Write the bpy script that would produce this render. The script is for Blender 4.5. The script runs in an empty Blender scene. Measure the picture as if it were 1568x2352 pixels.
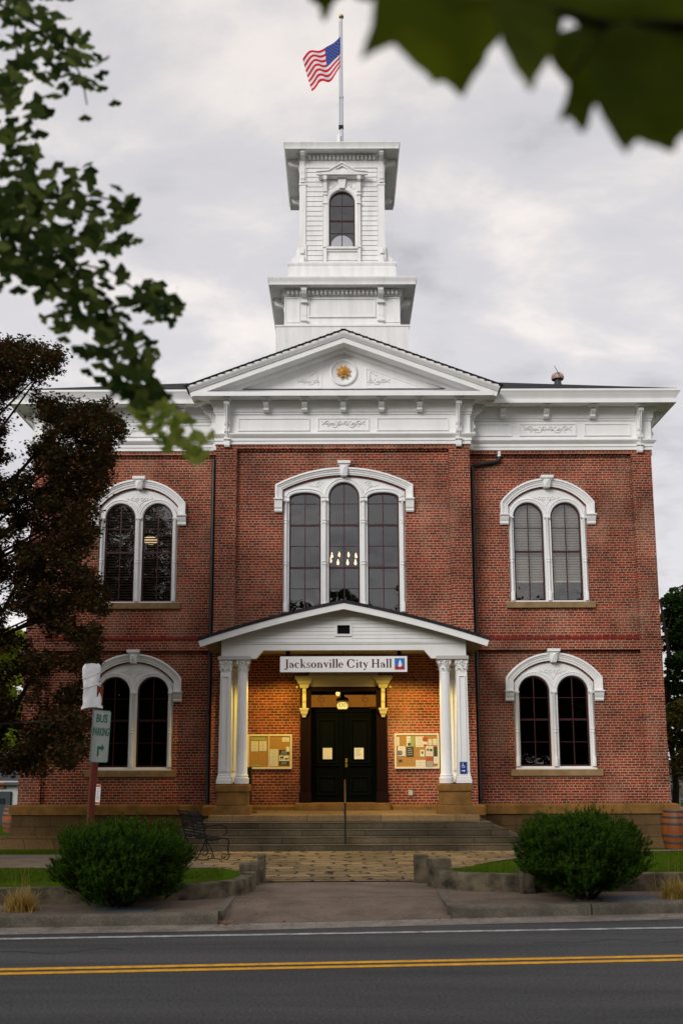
import bpy, bmesh, math, random
from mathutils import Vector, Matrix, noise
from mathutils.geometry import tessellate_polygon
R = math.radians
random.seed(7)
S = bpy.context.scene
C = S.collection

# ---------------------------------------------------------------- camera
cd = bpy.data.cameras.new('camera'); cam = bpy.data.objects.new('camera', cd); C.objects.link(cam)
S.camera = cam
cd.sensor_fit = 'VERTICAL'; cd.sensor_height = 36; cd.sensor_width = 24
cd.lens = 35; cd.shift_y = 0.0838
cd.clip_start = 0.05; cd.clip_end = 3000
cam.location = (-0.05, 0, 1.9)
cam.rotation_euler = (Matrix.Rotation(R(90 + 9.54), 3, 'X') @ Matrix.Rotation(R(-0.16), 3, 'Z')).to_euler()
cd.dof.use_dof = True; cd.dof.focus_distance = 26.5; cd.dof.aperture_fstop = 1.9

# ---------------------------------------------------------------- world and sun
SUN_EL, SUN_AZ = R(24), R(200)      # azimuth of the light seen from above, 180 = straight behind the camera
w = bpy.data.worlds.new('World'); S.world = w; w.use_nodes = True
nt = w.node_tree; N = nt.nodes; L = nt.links; N.clear()
def nn(tree, typ, **kw):
    n = tree.nodes.new(typ)
    for k, v in kw.items():
        if k.startswith('i_'): n.inputs[int(k[2:]) if k[2:].isdigit() else k[2:].replace('_', ' ')].default_value = v
        else: setattr(n, k, v)
    return n
sky = nn(nt, 'ShaderNodeTexSky', sky_type='NISHITA', sun_disc=False, sun_elevation=SUN_EL, sun_rotation=R(214), air_density=1.2, dust_density=3.0)
tc = nn(nt, 'ShaderNodeTexCoord')
sep = nn(nt, 'ShaderNodeSeparateXYZ'); L.new(tc.outputs['Generated'], sep.inputs[0])
zc_ = nn(nt, 'ShaderNodeMath', operation='MAXIMUM', i_1=0.0); L.new(sep.outputs[2], zc_.inputs[0])
za = nn(nt, 'ShaderNodeMath', operation='ADD', i_1=0.32); L.new(zc_.outputs[0], za.inputs[0])
dv = nn(nt, 'ShaderNodeVectorMath', operation='DIVIDE'); L.new(tc.outputs['Generated'], dv.inputs[0])
cmb = nn(nt, 'ShaderNodeCombineXYZ')
for k in range(3): L.new(za.outputs[0], cmb.inputs[k])
L.new(cmb.outputs[0], dv.inputs[1])
mp = nn(nt, 'ShaderNodeMapping'); mp.inputs['Scale'].default_value = (1.0, 1.35, 1.5); mp.inputs['Location'].default_value = (3.1, 1.2, 0.4)
L.new(dv.outputs[0], mp.inputs[0])
n1 = nn(nt, 'ShaderNodeTexNoise', i_Scale=4.6, i_Detail=10.0, i_Roughness=0.55, i_Distortion=0.3); L.new(mp.outputs[0], n1.inputs['Vector'])
n2 = nn(nt, 'ShaderNodeTexNoise', i_Scale=1.9, i_Detail=3.0, i_Roughness=0.5); L.new(mp.outputs[0], n2.inputs['Vector'])
mx = nn(nt, 'ShaderNodeMix', data_type='FLOAT', i_0=0.42); L.new(n1.outputs[0], mx.inputs[2]); L.new(n2.outputs[0], mx.inputs[3])
cr = nn(nt, 'ShaderNodeValToRGB'); L.new(mx.outputs[0], cr.inputs[0])
cr.color_ramp.interpolation = 'EASE'
e = cr.color_ramp.elements; e[0].position = 0.36; e[0].color = (.45, .447, .48, 1); e[1].position = 0.65; e[1].color = (.86, .80, .765, 1)
x = cr.color_ramp.elements.new(0.50); x.color = (.63, .615, .64, 1)
# brightening of the cloud deck low over the horizon and behind the camera (where the light comes from)
mr = nn(nt, 'ShaderNodeMapRange'); L.new(sep.outputs[2], mr.inputs[0])
mr.inputs[1].default_value = 0.15; mr.inputs[2].default_value = 0.62; mr.inputs[3].default_value = 1.30; mr.inputs[4].default_value = 1.08
mb_ = nn(nt, 'ShaderNodeMapRange'); L.new(sep.outputs[1], mb_.inputs[0])
mb_.inputs[1].default_value = 0.3; mb_.inputs[2].default_value = -0.9; mb_.inputs[3].default_value = 1.0; mb_.inputs[4].default_value = 1.05
ml = nn(nt, 'ShaderNodeMath', operation='MULTIPLY'); L.new(mr.outputs[0], ml.inputs[0]); L.new(mb_.outputs[0], ml.inputs[1])
ms = nn(nt, 'ShaderNodeMath', operation='MULTIPLY', i_1=10.0); L.new(ml.outputs[0], ms.inputs[0])
sc_ = nn(nt, 'ShaderNodeVectorMath', operation='SCALE'); L.new(cr.outputs[0], sc_.inputs[0]); L.new(ms.outputs[0], sc_.inputs['Scale'])
mm = nn(nt, 'ShaderNodeMix', data_type='RGBA', i_0=0.94); L.new(sky.outputs[0], mm.inputs[6]); L.new(sc_.outputs[0], mm.inputs[7])
bg = nn(nt, 'ShaderNodeBackground', i_Strength=0.1); L.new(mm.outputs[2], bg.inputs[0])
wo = nn(nt, 'ShaderNodeOutputWorld'); L.new(bg.outputs[0], wo.inputs[0])
sd = bpy.data.lights.new('sun', 'SUN'); sd.energy = 2.0; sd.angle = R(24); sd.color = (1, .975, .95)
so = bpy.data.objects.new('sun', sd); C.objects.link(so)
so.rotation_euler = (R(90) - SUN_EL, 0, R(-34)); so.location = (0, -20, 30)
S.view_settings.view_transform = 'Standard'; S.view_settings.look = 'None'; S.view_settings.exposure = 0.0; S.view_settings.gamma = 1
S.cycles.max_bounces = 6; S.cycles.transparent_max_bounces = 12; S.cycles.use_denoising = True
S.cycles.caustics_reflective = False; S.cycles.caustics_refractive = False

# the lens measured from the photograph (units: 1568 x 2352 view), used to turn a sighting at a known distance into metres
TH = R(9.54); F_ = 2287.0; Y0_ = 1373.0
def P(px, py, Y):
    dx, dy = px - 784, py - Y0_; r = R(.16)
    dx, dy = dx * math.cos(r) - dy * math.sin(r), dx * math.sin(r) + dy * math.cos(r)
    t = -dy / F_; s, c = math.sin(TH), math.cos(TH)
    Z = Y * (s + t * c) / (c - t * s); fw = Y * c + Z * s
    return Vector((dx * fw / F_ - .05, Y, Z + 1.9))

# ---------------------------------------------------------------- materials
def mat(name, col, rough=.7, spec=.3, metal=0, noise_=0, nscale=6, bump=0, bscale=60, alt=None, emit=None, estr=0, streak=False, coat=0, grain=0, gscale=90, spots=0, stretch=None):
    m = bpy.data.materials.new(name); m.use_nodes = True
    t = m.node_tree; b = t.nodes['Principled BSDF']
    b.inputs['Base Color'].default_value = (*col, 1); b.inputs['Roughness'].default_value = rough
    b.inputs['Specular IOR Level'].default_value = spec; b.inputs['Metallic'].default_value = metal
    b.inputs['Coat Weight'].default_value = coat
    tcn = nn(t, 'ShaderNodeTexCoord')
    if noise_ or alt:
        mpn = nn(t, 'ShaderNodeMapping'); t.links.new(tcn.outputs['Object'], mpn.inputs[0])
        if stretch: mpn.inputs['Scale'].default_value = stretch
        if streak: mpn.inputs['Scale'].default_value = (1, 1, .18)
        ns = nn(t, 'ShaderNodeTexNoise', i_Scale=nscale, i_Detail=7.0, i_Roughness=.62); t.links.new(mpn.outputs[0], ns.inputs['Vector'])
        rp = nn(t, 'ShaderNodeValToRGB'); t.links.new(ns.outputs[0], rp.inputs[0])
        a = alt if alt else tuple(v * (1 - noise_) for v in col)
        rp.color_ramp.elements[0].position = .36; rp.color_ramp.elements[0].color = (*a, 1)
        rp.color_ramp.elements[1].position = .62; rp.color_ramp.elements[1].color = (*col, 1)
        t.links.new(rp.outputs[0], b.inputs['Base Color'])
    if grain or spots:
        src = b.inputs['Base Color'].links[0].from_socket if b.inputs['Base Color'].links else None
        gn = nn(t, 'ShaderNodeTexNoise', i_Scale=float(gscale), i_Detail=3.0, i_Roughness=.7); t.links.new(tcn.outputs['Object'], gn.inputs['Vector'])
        gm = nn(t, 'ShaderNodeMapRange'); t.links.new(gn.outputs[0], gm.inputs[0]); gm.inputs[1].default_value = .35; gm.inputs[2].default_value = .65; gm.inputs[3].default_value = 1 - grain; gm.inputs[4].default_value = 1 + grain
        out = gm.outputs[0]
        if spots:          # peeled flecks and drip stains
            mp2 = nn(t, 'ShaderNodeMapping'); mp2.inputs['Scale'].default_value = (1, 1, .35); t.links.new(tcn.outputs['Object'], mp2.inputs[0])
            sn = nn(t, 'ShaderNodeTexNoise', i_Scale=7.0, i_Detail=8.0, i_Roughness=.75); t.links.new(mp2.outputs[0], sn.inputs['Vector'])
            sm = nn(t, 'ShaderNodeMapRange'); t.links.new(sn.outputs[0], sm.inputs[0]); sm.inputs[1].default_value = .62; sm.inputs[2].default_value = .72; sm.inputs[3].default_value = 1; sm.inputs[4].default_value = 1 - spots
            mq = nn(t, 'ShaderNodeMath', operation='MULTIPLY'); t.links.new(out, mq.inputs[0]); t.links.new(sm.outputs[0], mq.inputs[1]); out = mq.outputs[0]
        vs_ = nn(t, 'ShaderNodeVectorMath', operation='SCALE'); t.links.new(out, vs_.inputs['Scale'])
        if src: t.links.new(src, vs_.inputs[0])
        else: vs_.inputs[0].default_value = col
        t.links.new(vs_.outputs[0], b.inputs['Base Color'])
    if bump:
        nb = nn(t, 'ShaderNodeTexNoise', i_Scale=bscale, i_Detail=5.0); t.links.new(tcn.outputs['Object'], nb.inputs['Vector'])
        bp = nn(t, 'ShaderNodeBump', i_Strength=bump, i_Distance=.01); t.links.new(nb.outputs[0], bp.inputs['Height']); t.links.new(bp.outputs[0], b.inputs['Normal'])
    if emit:
        b.inputs['Emission Color'].default_value = (*emit, 1); b.inputs['Emission Strength'].default_value = estr
    return m

def brick_mat(name, cA, cB, cM, bw, rh, ms, squash=1.0, freq=2, plan=False, distort=0.004, bump=.6, roughn=.9, big=.35, dscale=9, haze=0):
    m = bpy.data.materials.new(name); m.use_nodes = True
    t = m.node_tree; b = t.nodes['Principled BSDF']; K = t.links
    b.inputs['Roughness'].default_value = roughn; b.inputs['Specular IOR Level'].default_value = .2
    tcn = nn(t, 'ShaderNodeTexCoord'); sp = nn(t, 'ShaderNodeSeparateXYZ'); K.new(tcn.outputs['Object'], sp.inputs[0])
    cb = nn(t, 'ShaderNodeCombineXYZ')
    if plan: K.new(sp.outputs[0], cb.inputs[0]); K.new(sp.outputs[1], cb.inputs[1])
    else:
        ad = nn(t, 'ShaderNodeMath', operation='ADD'); K.new(sp.outputs[0], ad.inputs[0]); K.new(sp.outputs[1], ad.inputs[1])
        K.new(ad.outputs[0], cb.inputs[0]); K.new(sp.outputs[2], cb.inputs[1])
    dn = nn(t, 'ShaderNodeTexNoise', i_Scale=float(dscale), i_Detail=2.0); K.new(tcn.outputs['Object'], dn.inputs['Vector'])
    ds = nn(t, 'ShaderNodeVectorMath', operation='SCALE'); K.new(dn.outputs['Color'], ds.inputs[0]); ds.inputs['Scale'].default_value = distort * 2
    av = nn(t, 'ShaderNodeVectorMath', operation='ADD'); K.new(cb.outputs[0], av.inputs[0]); K.new(ds.outputs[0], av.inputs[1])
    br = nn(t, 'ShaderNodeTexBrick', offset=.5, squash=squash, squash_frequency=freq)
    br.inputs['Scale'].default_value = 1; br.inputs['Brick Width'].default_value = bw; br.inputs['Row Height'].default_value = rh
    br.inputs['Mortar Size'].default_value = ms; br.inputs['Mortar Smooth'].default_value = .25; br.inputs['Bias'].default_value = -.05
    br.inputs['Color1'].default_value = (*cA, 1); br.inputs['Color2'].default_value = (*cB, 1); br.inputs['Mortar'].default_value = (*cM, 1)
    K.new(av.outputs[0], br.inputs['Vector'])
    # patches of older, darker and rubbed brick
    n3 = nn(t, 'ShaderNodeTexNoise', i_Scale=.55, i_Detail=6.0, i_Roughness=.6); K.new(tcn.outputs['Object'], n3.inputs['Vector'])
    m3 = nn(t, 'ShaderNodeMapRange'); K.new(n3.outputs[0], m3.inputs[0]); m3.inputs[1].default_value = .35; m3.inputs[2].default_value = .68
    m3.inputs[3].default_value = 1 - big; m3.inputs[4].default_value = 1.12
    n4 = nn(t, 'ShaderNodeTexNoise', i_Scale=30.0, i_Detail=4.0); K.new(tcn.outputs['Object'], n4.inputs['Vector'])
    m4 = nn(t, 'ShaderNodeMapRange'); K.new(n4.outputs[0], m4.inputs[0]); m4.inputs[1].default_value = .3; m4.inputs[2].default_value = .7
    m4.inputs[3].default_value = .75; m4.inputs[4].default_value = 1.2
    mu = nn(t, 'ShaderNodeMath', operation='MULTIPLY'); K.new(m3.outputs[0], mu.inputs[0]); K.new(m4.outputs[0], mu.inputs[1])
    sv = nn(t, 'ShaderNodeVectorMath', operation='SCALE'); K.new(br.outputs['Color'], sv.inputs[0]); K.new(mu.outputs[0], sv.inputs['Scale'])
    n5 = nn(t, 'ShaderNodeTexNoise', i_Scale=.9, i_Detail=8.0, i_Roughness=.65); mp5 = nn(t, 'ShaderNodeMapping'); mp5.inputs['Scale'].default_value = (1, 1, .45); mp5.inputs['Location'].default_value = (4, 7, 2)
    K.new(tcn.outputs['Object'], mp5.inputs[0]); K.new(mp5.outputs[0], n5.inputs['Vector'])
    m5 = nn(t, 'ShaderNodeMapRange'); K.new(n5.outputs[0], m5.inputs[0]); m5.inputs[1].default_value = .5; m5.inputs[2].default_value = .75; m5.inputs[3].default_value = 0; m5.inputs[4].default_value = haze
    mz = nn(t, 'ShaderNodeMix', data_type='RGBA'); K.new(m5.outputs[0], mz.inputs[0]); K.new(sv.outputs[0], mz.inputs[6]); mz.inputs[7].default_value = (*cM, 1)
    K.new(mz.outputs[2], b.inputs['Base Color'])
    hh = nn(t, 'ShaderNodeMath', operation='MULTIPLY_ADD', i_1=-1.0); K.new(br.outputs['Fac'], hh.inputs[0]); K.new(n4.outputs[0], hh.inputs[2])
    bp = nn(t, 'ShaderNodeBump', i_Strength=bump, i_Distance=.012); K.new(hh.outputs[0], bp.inputs['Height']); K.new(bp.outputs[0], b.inputs['Normal'])
    return m

M = {}
M['brick'] = brick_mat('red brick', (.36, .050, .020), (.135, .024, .014), (.53, .38, .26), .213, .0714, .0085, squash=.5, freq=6, big=.55, haze=.28)
M['ashlar'] = brick_mat('brown sandstone blocks', (.15, .088, .034), (.10, .06, .026), (.06, .042, .022), .78, .31, .010, distort=.02, dscale=2, bump=.9)
M['sand'] = mat('dressed sandstone', (.24, .125, .038), .9, .1, noise_=.4, nscale=3, bump=.5, bscale=40)
M['sill'] = mat('pale sandstone', (.30, .20, .10), .9, .15, noise_=.3, nscale=4, bump=.3)
M['step'] = brick_mat('worn step stone', (.14, .108, .064), (.078, .063, .040), (.02, .016, .01), 1.45, .147, .006, distort=.02, dscale=1.5, bump=.8, big=.6)
M['white'] = mat('white painted wood', (.82, .82, .81), .5, .35, noise_=.08, nscale=2.2, bump=.08, bscale=25, streak=True, spots=.28)
M['whiteold'] = mat('weathered white paint', (.82, .82, .81), .55, .3, alt=(.72, .72, .70), nscale=5, streak=True, bump=.08, spots=.35)
M['relief'] = mat('carved relief paint', (.70, .70, .68), .6)
M['sash'] = mat('oxblood sash paint', (.045, .010, .012), .4, .4)
M['door'] = mat('black green door paint', (.0012, .002, .0016), .8, .05)
M['doortrim'] = mat('dark red door casing', (.012, .003, .0025), .7, .1)
M['cream'] = mat('cream painted trim', (.50, .45, .30), .6)
M['iron'] = mat('black iron', (.012, .012, .013), .6, .25, noise_=.3)
M['bench'] = mat('weathered bench iron', (.010, .010, .011), .9, .08)
M['green_pipe'] = mat('dark green downspout paint', (.010, .016, .013), .4, .4, noise_=.3, nscale=5)
M['shingle'] = brick_mat('charcoal roof shingle', (.035, .036, .04), (.02, .02, .024), (.008, .008, .009), .30, .14, .008, plan=True, bump=1)
M['tan'] = mat('brown soffit board', (.22, .15, .09), .7, noise_=.2)
M['red_flash'] = mat('red metal flashing', (.19, .022, .018), .5, .3, noise_=.25)
M['gold'] = mat('gilded wood', (.56, .26, .03), .45, .5, noise_=.25)
M['dark'] = mat('unlit room tone', (.02, .018, .016), .9)  # darkness of the unlit rooms is put into this colour
M['blind'] = mat('ivory blind slat', (.85, .78, .64), .6)
M['blind2'] = mat('brown blind slat', (.62, .52, .43), .6)
M['cork'] = mat('cork board', (.45, .24, .07), .9, noise_=.15, nscale=20)
M['alu'] = mat('brushed aluminium frame', (.70, .66, .52), .4, .5)
M['paper'] = mat('notice paper', (.70, .66, .55), .8)
M['paperw'] = mat('white notice paper', (.75, .75, .70), .8)
M['ink'] = mat('dark print', (.03, .03, .035), .8)
M['greyink'] = mat('grey print', (.35, .33, .28), .8)
M['greenpaper'] = mat('green banner paper', (.32, .38, .12), .8)
M['darkpaper'] = mat('dark poster paper', (.04, .06, .045), .6)
M['redpaper'] = mat('red picture print', (.42, .08, .03), .6)
M['bluepaper'] = mat('blue picture print', (.10, .12, .22), .6)
M['signwhite'] = mat('white sign board', (.82, .82, .80), .45, noise_=.03)
M['maroon'] = mat('maroon lettering', (.07, .008, .016), .5)
M['blue'] = mat('access sign blue', (.01, .045, .24), .4)
M['skyblue'] = mat('picture sky blue', (.03, .16, .50), .5)
M['pic_red'] = mat('picture autumn red', (.45, .03, .02), .5)
M['signgreen'] = mat('sign green paint', (.008, .13, .07), .5)
M['signsilver'] = mat('weathered sign face', (.40, .43, .40), .6, alt=(.28, .31, .29), nscale=4, streak=True)
M['postred'] = mat('red brown wooden post', (.14, .026, .012), .7, noise_=.35, nscale=7, streak=True, bump=.4, bscale=30)
M['asphalt'] = mat('asphalt', (.088, .087, .084), .85, .3, alt=(.052, .052, .052), nscale=1.5, bump=.9, bscale=130, grain=.5, gscale=38, stretch=(.10, 1, 1))
M['yellow'] = mat('yellow road paint', (.95, .47, .02), .7, alt=(.62, .30, .02), nscale=9, bump=.3, bscale=120, grain=.2, gscale=60)
M['whiteline'] = mat('white road paint', (.55, .55, .53), .7, alt=(.25, .25, .24), nscale=7, bump=.3, bscale=120, grain=.25, gscale=60)
M['concrete'] = mat('kerb concrete', (.18, .16, .125), .9, .2, alt=(.10, .088, .066), nscale=3, bump=.5, bscale=50, grain=.25, gscale=50)
M['gutter'] = mat('gutter concrete', (.29, .25, .21), .9, .2, alt=(.17, .15, .125), nscale=3, bump=.4, bscale=60, grain=.3, gscale=40)
M['walk'] = mat('sidewalk concrete', (.20, .150, .112), .9, .2, alt=(.13, .098, .074), nscale=1.6, bump=.5, bscale=60, grain=.25, gscale=45)
M['panel'] = mat('blue grey paver', (.11, .13, .14), .8, noise_=.2)
M['wallconc'] = mat('old mossy concrete', (.17, .14, .09), .95, .1, alt=(.035, .03, .022), nscale=3.5, bump=.8, bscale=35)
M['flag'] = brick_mat('court flagstone', (.32, .22, .11), (.17, .12, .062), (.022, .018, .012), .62, .50, .030, plan=True, distort=.26, dscale=2.6, bump=1, big=.3)
M['lawn'] = mat('lawn turf', (.045, .10, .003), 1, 0, alt=(.055, .065, .012), nscale=2.5, bump=.6, bscale=80)
M['soil'] = mat('bare soil', (.07, .05, .03), 1, .1, noise_=.4)
M['barrelwood'] = mat('oak barrel stave', (.24, .065, .014), .5, .3, noise_=.35, nscale=5, streak=True)
M['hoop'] = mat('dark barrel hoop', (.03, .035, .035), .5, .4)
M['greyroof'] = mat('grey roof shingle', (.06, .06, .066), .9, noise_=.3, nscale=5)
M['housewhite'] = mat('pale house paint', (.45, .48, .48), .8)
M['housedoor'] = mat('slate door paint', (.03, .045, .055), .4)
M['bark'] = mat('grey brown bark', (.045, .032, .024), .95, .1, noise_=.4, nscale=8, bump=.8, bscale=25)
M['plastic'] = mat('white plastic wrap', (.62, .62, .63), .3, .5, noise_=.12, nscale=9, bump=.7, bscale=7)
M['rust'] = mat('rusty galvanised metal', (.50, .42, .38), .6, .4, alt=(.25, .10, .05), nscale=6)
M['brass'] = mat('brass ball', (.35, .25, .04), .35, .5, metal=.6)
M['pole'] = mat('pale grey pole paint', (.50, .52, .58), .4, .4)
M['flagred'] = mat('red stripe cloth', (.62, .012, .022), .8)
M['flagwhite'] = mat('white stripe cloth', (.74, .73, .76), .8)
M['flagblue'] = mat('blue canton cloth', (.028, .055, .25), .8)
M['bulb'] = mat('lit bulb', (1, .8, .6), .5, emit=(1, .62, .38), estr=3.0)
M['globe'] = mat('lit glass globe', (1, .9, .7), .5, emit=(1, .70, .36), estr=1.15)
M['lampglow'] = mat('lit lantern glass', (1, .8, .4), .5, emit=(1, .62, .18), estr=1.6)
M['hallglow'] = mat('hall wall with emissive lamplight', (.5, .25, .08), .8, emit=(.75, .26, .03), estr=.35)  # emission takes the place of lamplight falling on the wall
M['exitgreen'] = mat('green lit letters', (.05, .4, .08), .5, emit=(.06, .45, .04), estr=.5)
M['cloth_lamp'] = mat('milk glass lamp', (.7, .7, .7), .3)

def glass_mat(name, refl, tint):
    m = bpy.data.materials.new(name); m.use_nodes = True; t = m.node_tree; t.nodes.clear()
    lw = nn(t, 'ShaderNodeLayerWeight', i_Blend=.22)
    mr = nn(t, 'ShaderNodeMapRange'); t.links.new(lw.outputs['Fresnel'], mr.inputs[0])
    mr.inputs[1].default_value = 0; mr.inputs[2].default_value = 1; mr.inputs[3].default_value = refl; mr.inputs[4].default_value = 1
    g = nn(t, 'ShaderNodeBsdfGlossy', i_Roughness=.0); g.inputs[0].default_value = (1, 1, 1, 1)
    tr = nn(t, 'ShaderNodeBsdfTransparent'); tr.inputs[0].default_value = (*tint, 1)
    nz = nn(t, 'ShaderNodeTexNoise', i_Scale=1.6, i_Detail=1.0); tcn = nn(t, 'ShaderNodeTexCoord'); t.links.new(tcn.outputs['Object'], nz.inputs['Vector'])
    bp = nn(t, 'ShaderNodeBump', i_Strength=.35, i_Distance=.02); t.links.new(nz.outputs[0], bp.inputs['Height']); t.links.new(bp.outputs[0], g.inputs['Normal'])
    mx = nn(t, 'ShaderNodeMixShader'); t.links.new(mr.outputs[0], mx.inputs[0]); t.links.new(tr.outputs[0], mx.inputs[1]); t.links.new(g.outputs[0], mx.inputs[2])
    o = nn(t, 'ShaderNodeOutputMaterial'); t.links.new(mx.outputs[0], o.inputs[0])
    return m
M['glass'] = glass_mat('old window glass', .062, (.85, .85, .85))
M['glass_clear'] = glass_mat('clear transom glass', .01, (.95, .95, .95))

def leaf_mat(name, cols, trans=.35, rough=.5, mottle=0):
    m = bpy.data.materials.new(name); m.use_nodes = True; t = m.node_tree; b = t.nodes['Principled BSDF']
    gi = nn(t, 'ShaderNodeNewGeometry'); rp = nn(t, 'ShaderNodeValToRGB')
    if mottle:
        tcn = nn(t, 'ShaderNodeTexCoord'); nz = nn(t, 'ShaderNodeTexNoise', i_Scale=float(mottle), i_Detail=3.0); t.links.new(tcn.outputs['Object'], nz.inputs['Vector'])
        mxx = nn(t, 'ShaderNodeMix', data_type='FLOAT', i_0=.65); t.links.new(gi.outputs['Random Per Island'], mxx.inputs[2]); t.links.new(nz.outputs[0], mxx.inputs[3]); t.links.new(mxx.outputs[0], rp.inputs[0])
    else: t.links.new(gi.outputs['Random Per Island'], rp.inputs[0])
    es = rp.color_ramp.elements
    for i, c in enumerate(cols):
        p = i / (len(cols) - 1)
        if i == 0: es[0].position = 0; es[0].color = (*c, 1)
        elif i == len(cols) - 1: es[-1].position = 1; es[-1].color = (*c, 1)
        else:
            q = es.new(p); q.color = (*c, 1)
    t.links.new(rp.outputs[0], b.inputs['Base Color']); b.inputs['Roughness'].default_value = rough; b.inputs['Specular IOR Level'].default_value = .12
    tl = nn(t, 'ShaderNodeBsdfTranslucent'); t.links.new(rp.outputs[0], tl.inputs[0])
    mx = nn(t, 'ShaderNodeMixShader', i_0=trans); t.links.new(b.outputs[0], mx.inputs[1]); t.links.new(tl.outputs[0], mx.inputs[2])
    t.links.new(mx.outputs[0], t.nodes['Material Output'].inputs[0])
    return m
M['lf_purple'] = leaf_mat('purple maple leaf', [(.030, .024, .010), (.045, .024, .009), (.022, .022, .009), (.095, .034, .009), (.040, .046, .010), (.026, .018, .010)], .25, .9)
M['lf_ginkgo'] = leaf_mat('ginkgo leaf', [(.022, .045, .008), (.035, .07, .012), (.10, .15, .03), (.022, .045, .010), (.22, .28, .06), (.03, .06, .010)], .3, .8)
M['lf_ginkgo_pale'] = leaf_mat('pale ginkgo leaf', [(.16, .28, .03), (.32, .40, .05), (.50, .54, .12), (.11, .19, .025)], .35, .7)
M['lf_maple'] = leaf_mat('mottled maple leaf', [(.05, .07, .003), (.07, .10, .004), (.12, .16, .006), (.26, .32, .012), (.34, .40, .02)], .5, .9, mottle=9)  # brighter mottle patches put soft olive highlights into the leaf colour
M['lf_green'] = leaf_mat('broad green leaf', [(.018, .042, .008), (.030, .062, .010), (.045, .085, .014), (.014, .030, .007)], .3, .9)
M['lf_autumn'] = leaf_mat('turning leaf', [(.10, .09, .014), (.17, .11, .016), (.07, .08, .014), (.20, .10, .012)], .3)
M['lf_yellow'] = leaf_mat('yellow green leaf', [(.26, .34, .03), (.40, .46, .05), (.17, .25, .03), (.48, .46, .06)], .5)
M['needle'] = leaf_mat('pine needle', [(.024, .064, .004), (.034, .088, .005), (.014, .040, .002), (.07, .13, .008), (.03, .07, .004)], .12, 1)
M['needlecore'] = mat('shrub core shade', (.008, .016, .006), 1, 0)  # near-black green: the shade inside the shrub as a colour
M['blade'] = leaf_mat('grass blade', [(.045, .10, .003), (.08, .15, .005), (.035, .075, .003), (.12, .13, .02)], .3, 1)
M['straw'] = leaf_mat('straw grass', [(.62, .36, .10), (.48, .30, .07), (.16, .24, .05), (.60, .28, .07), (.30, .32, .08)], .3)
M['dryleaf'] = leaf_mat('dry fallen leaf', [(.30, .09, .03), (.40, .15, .05)], .1)

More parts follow.
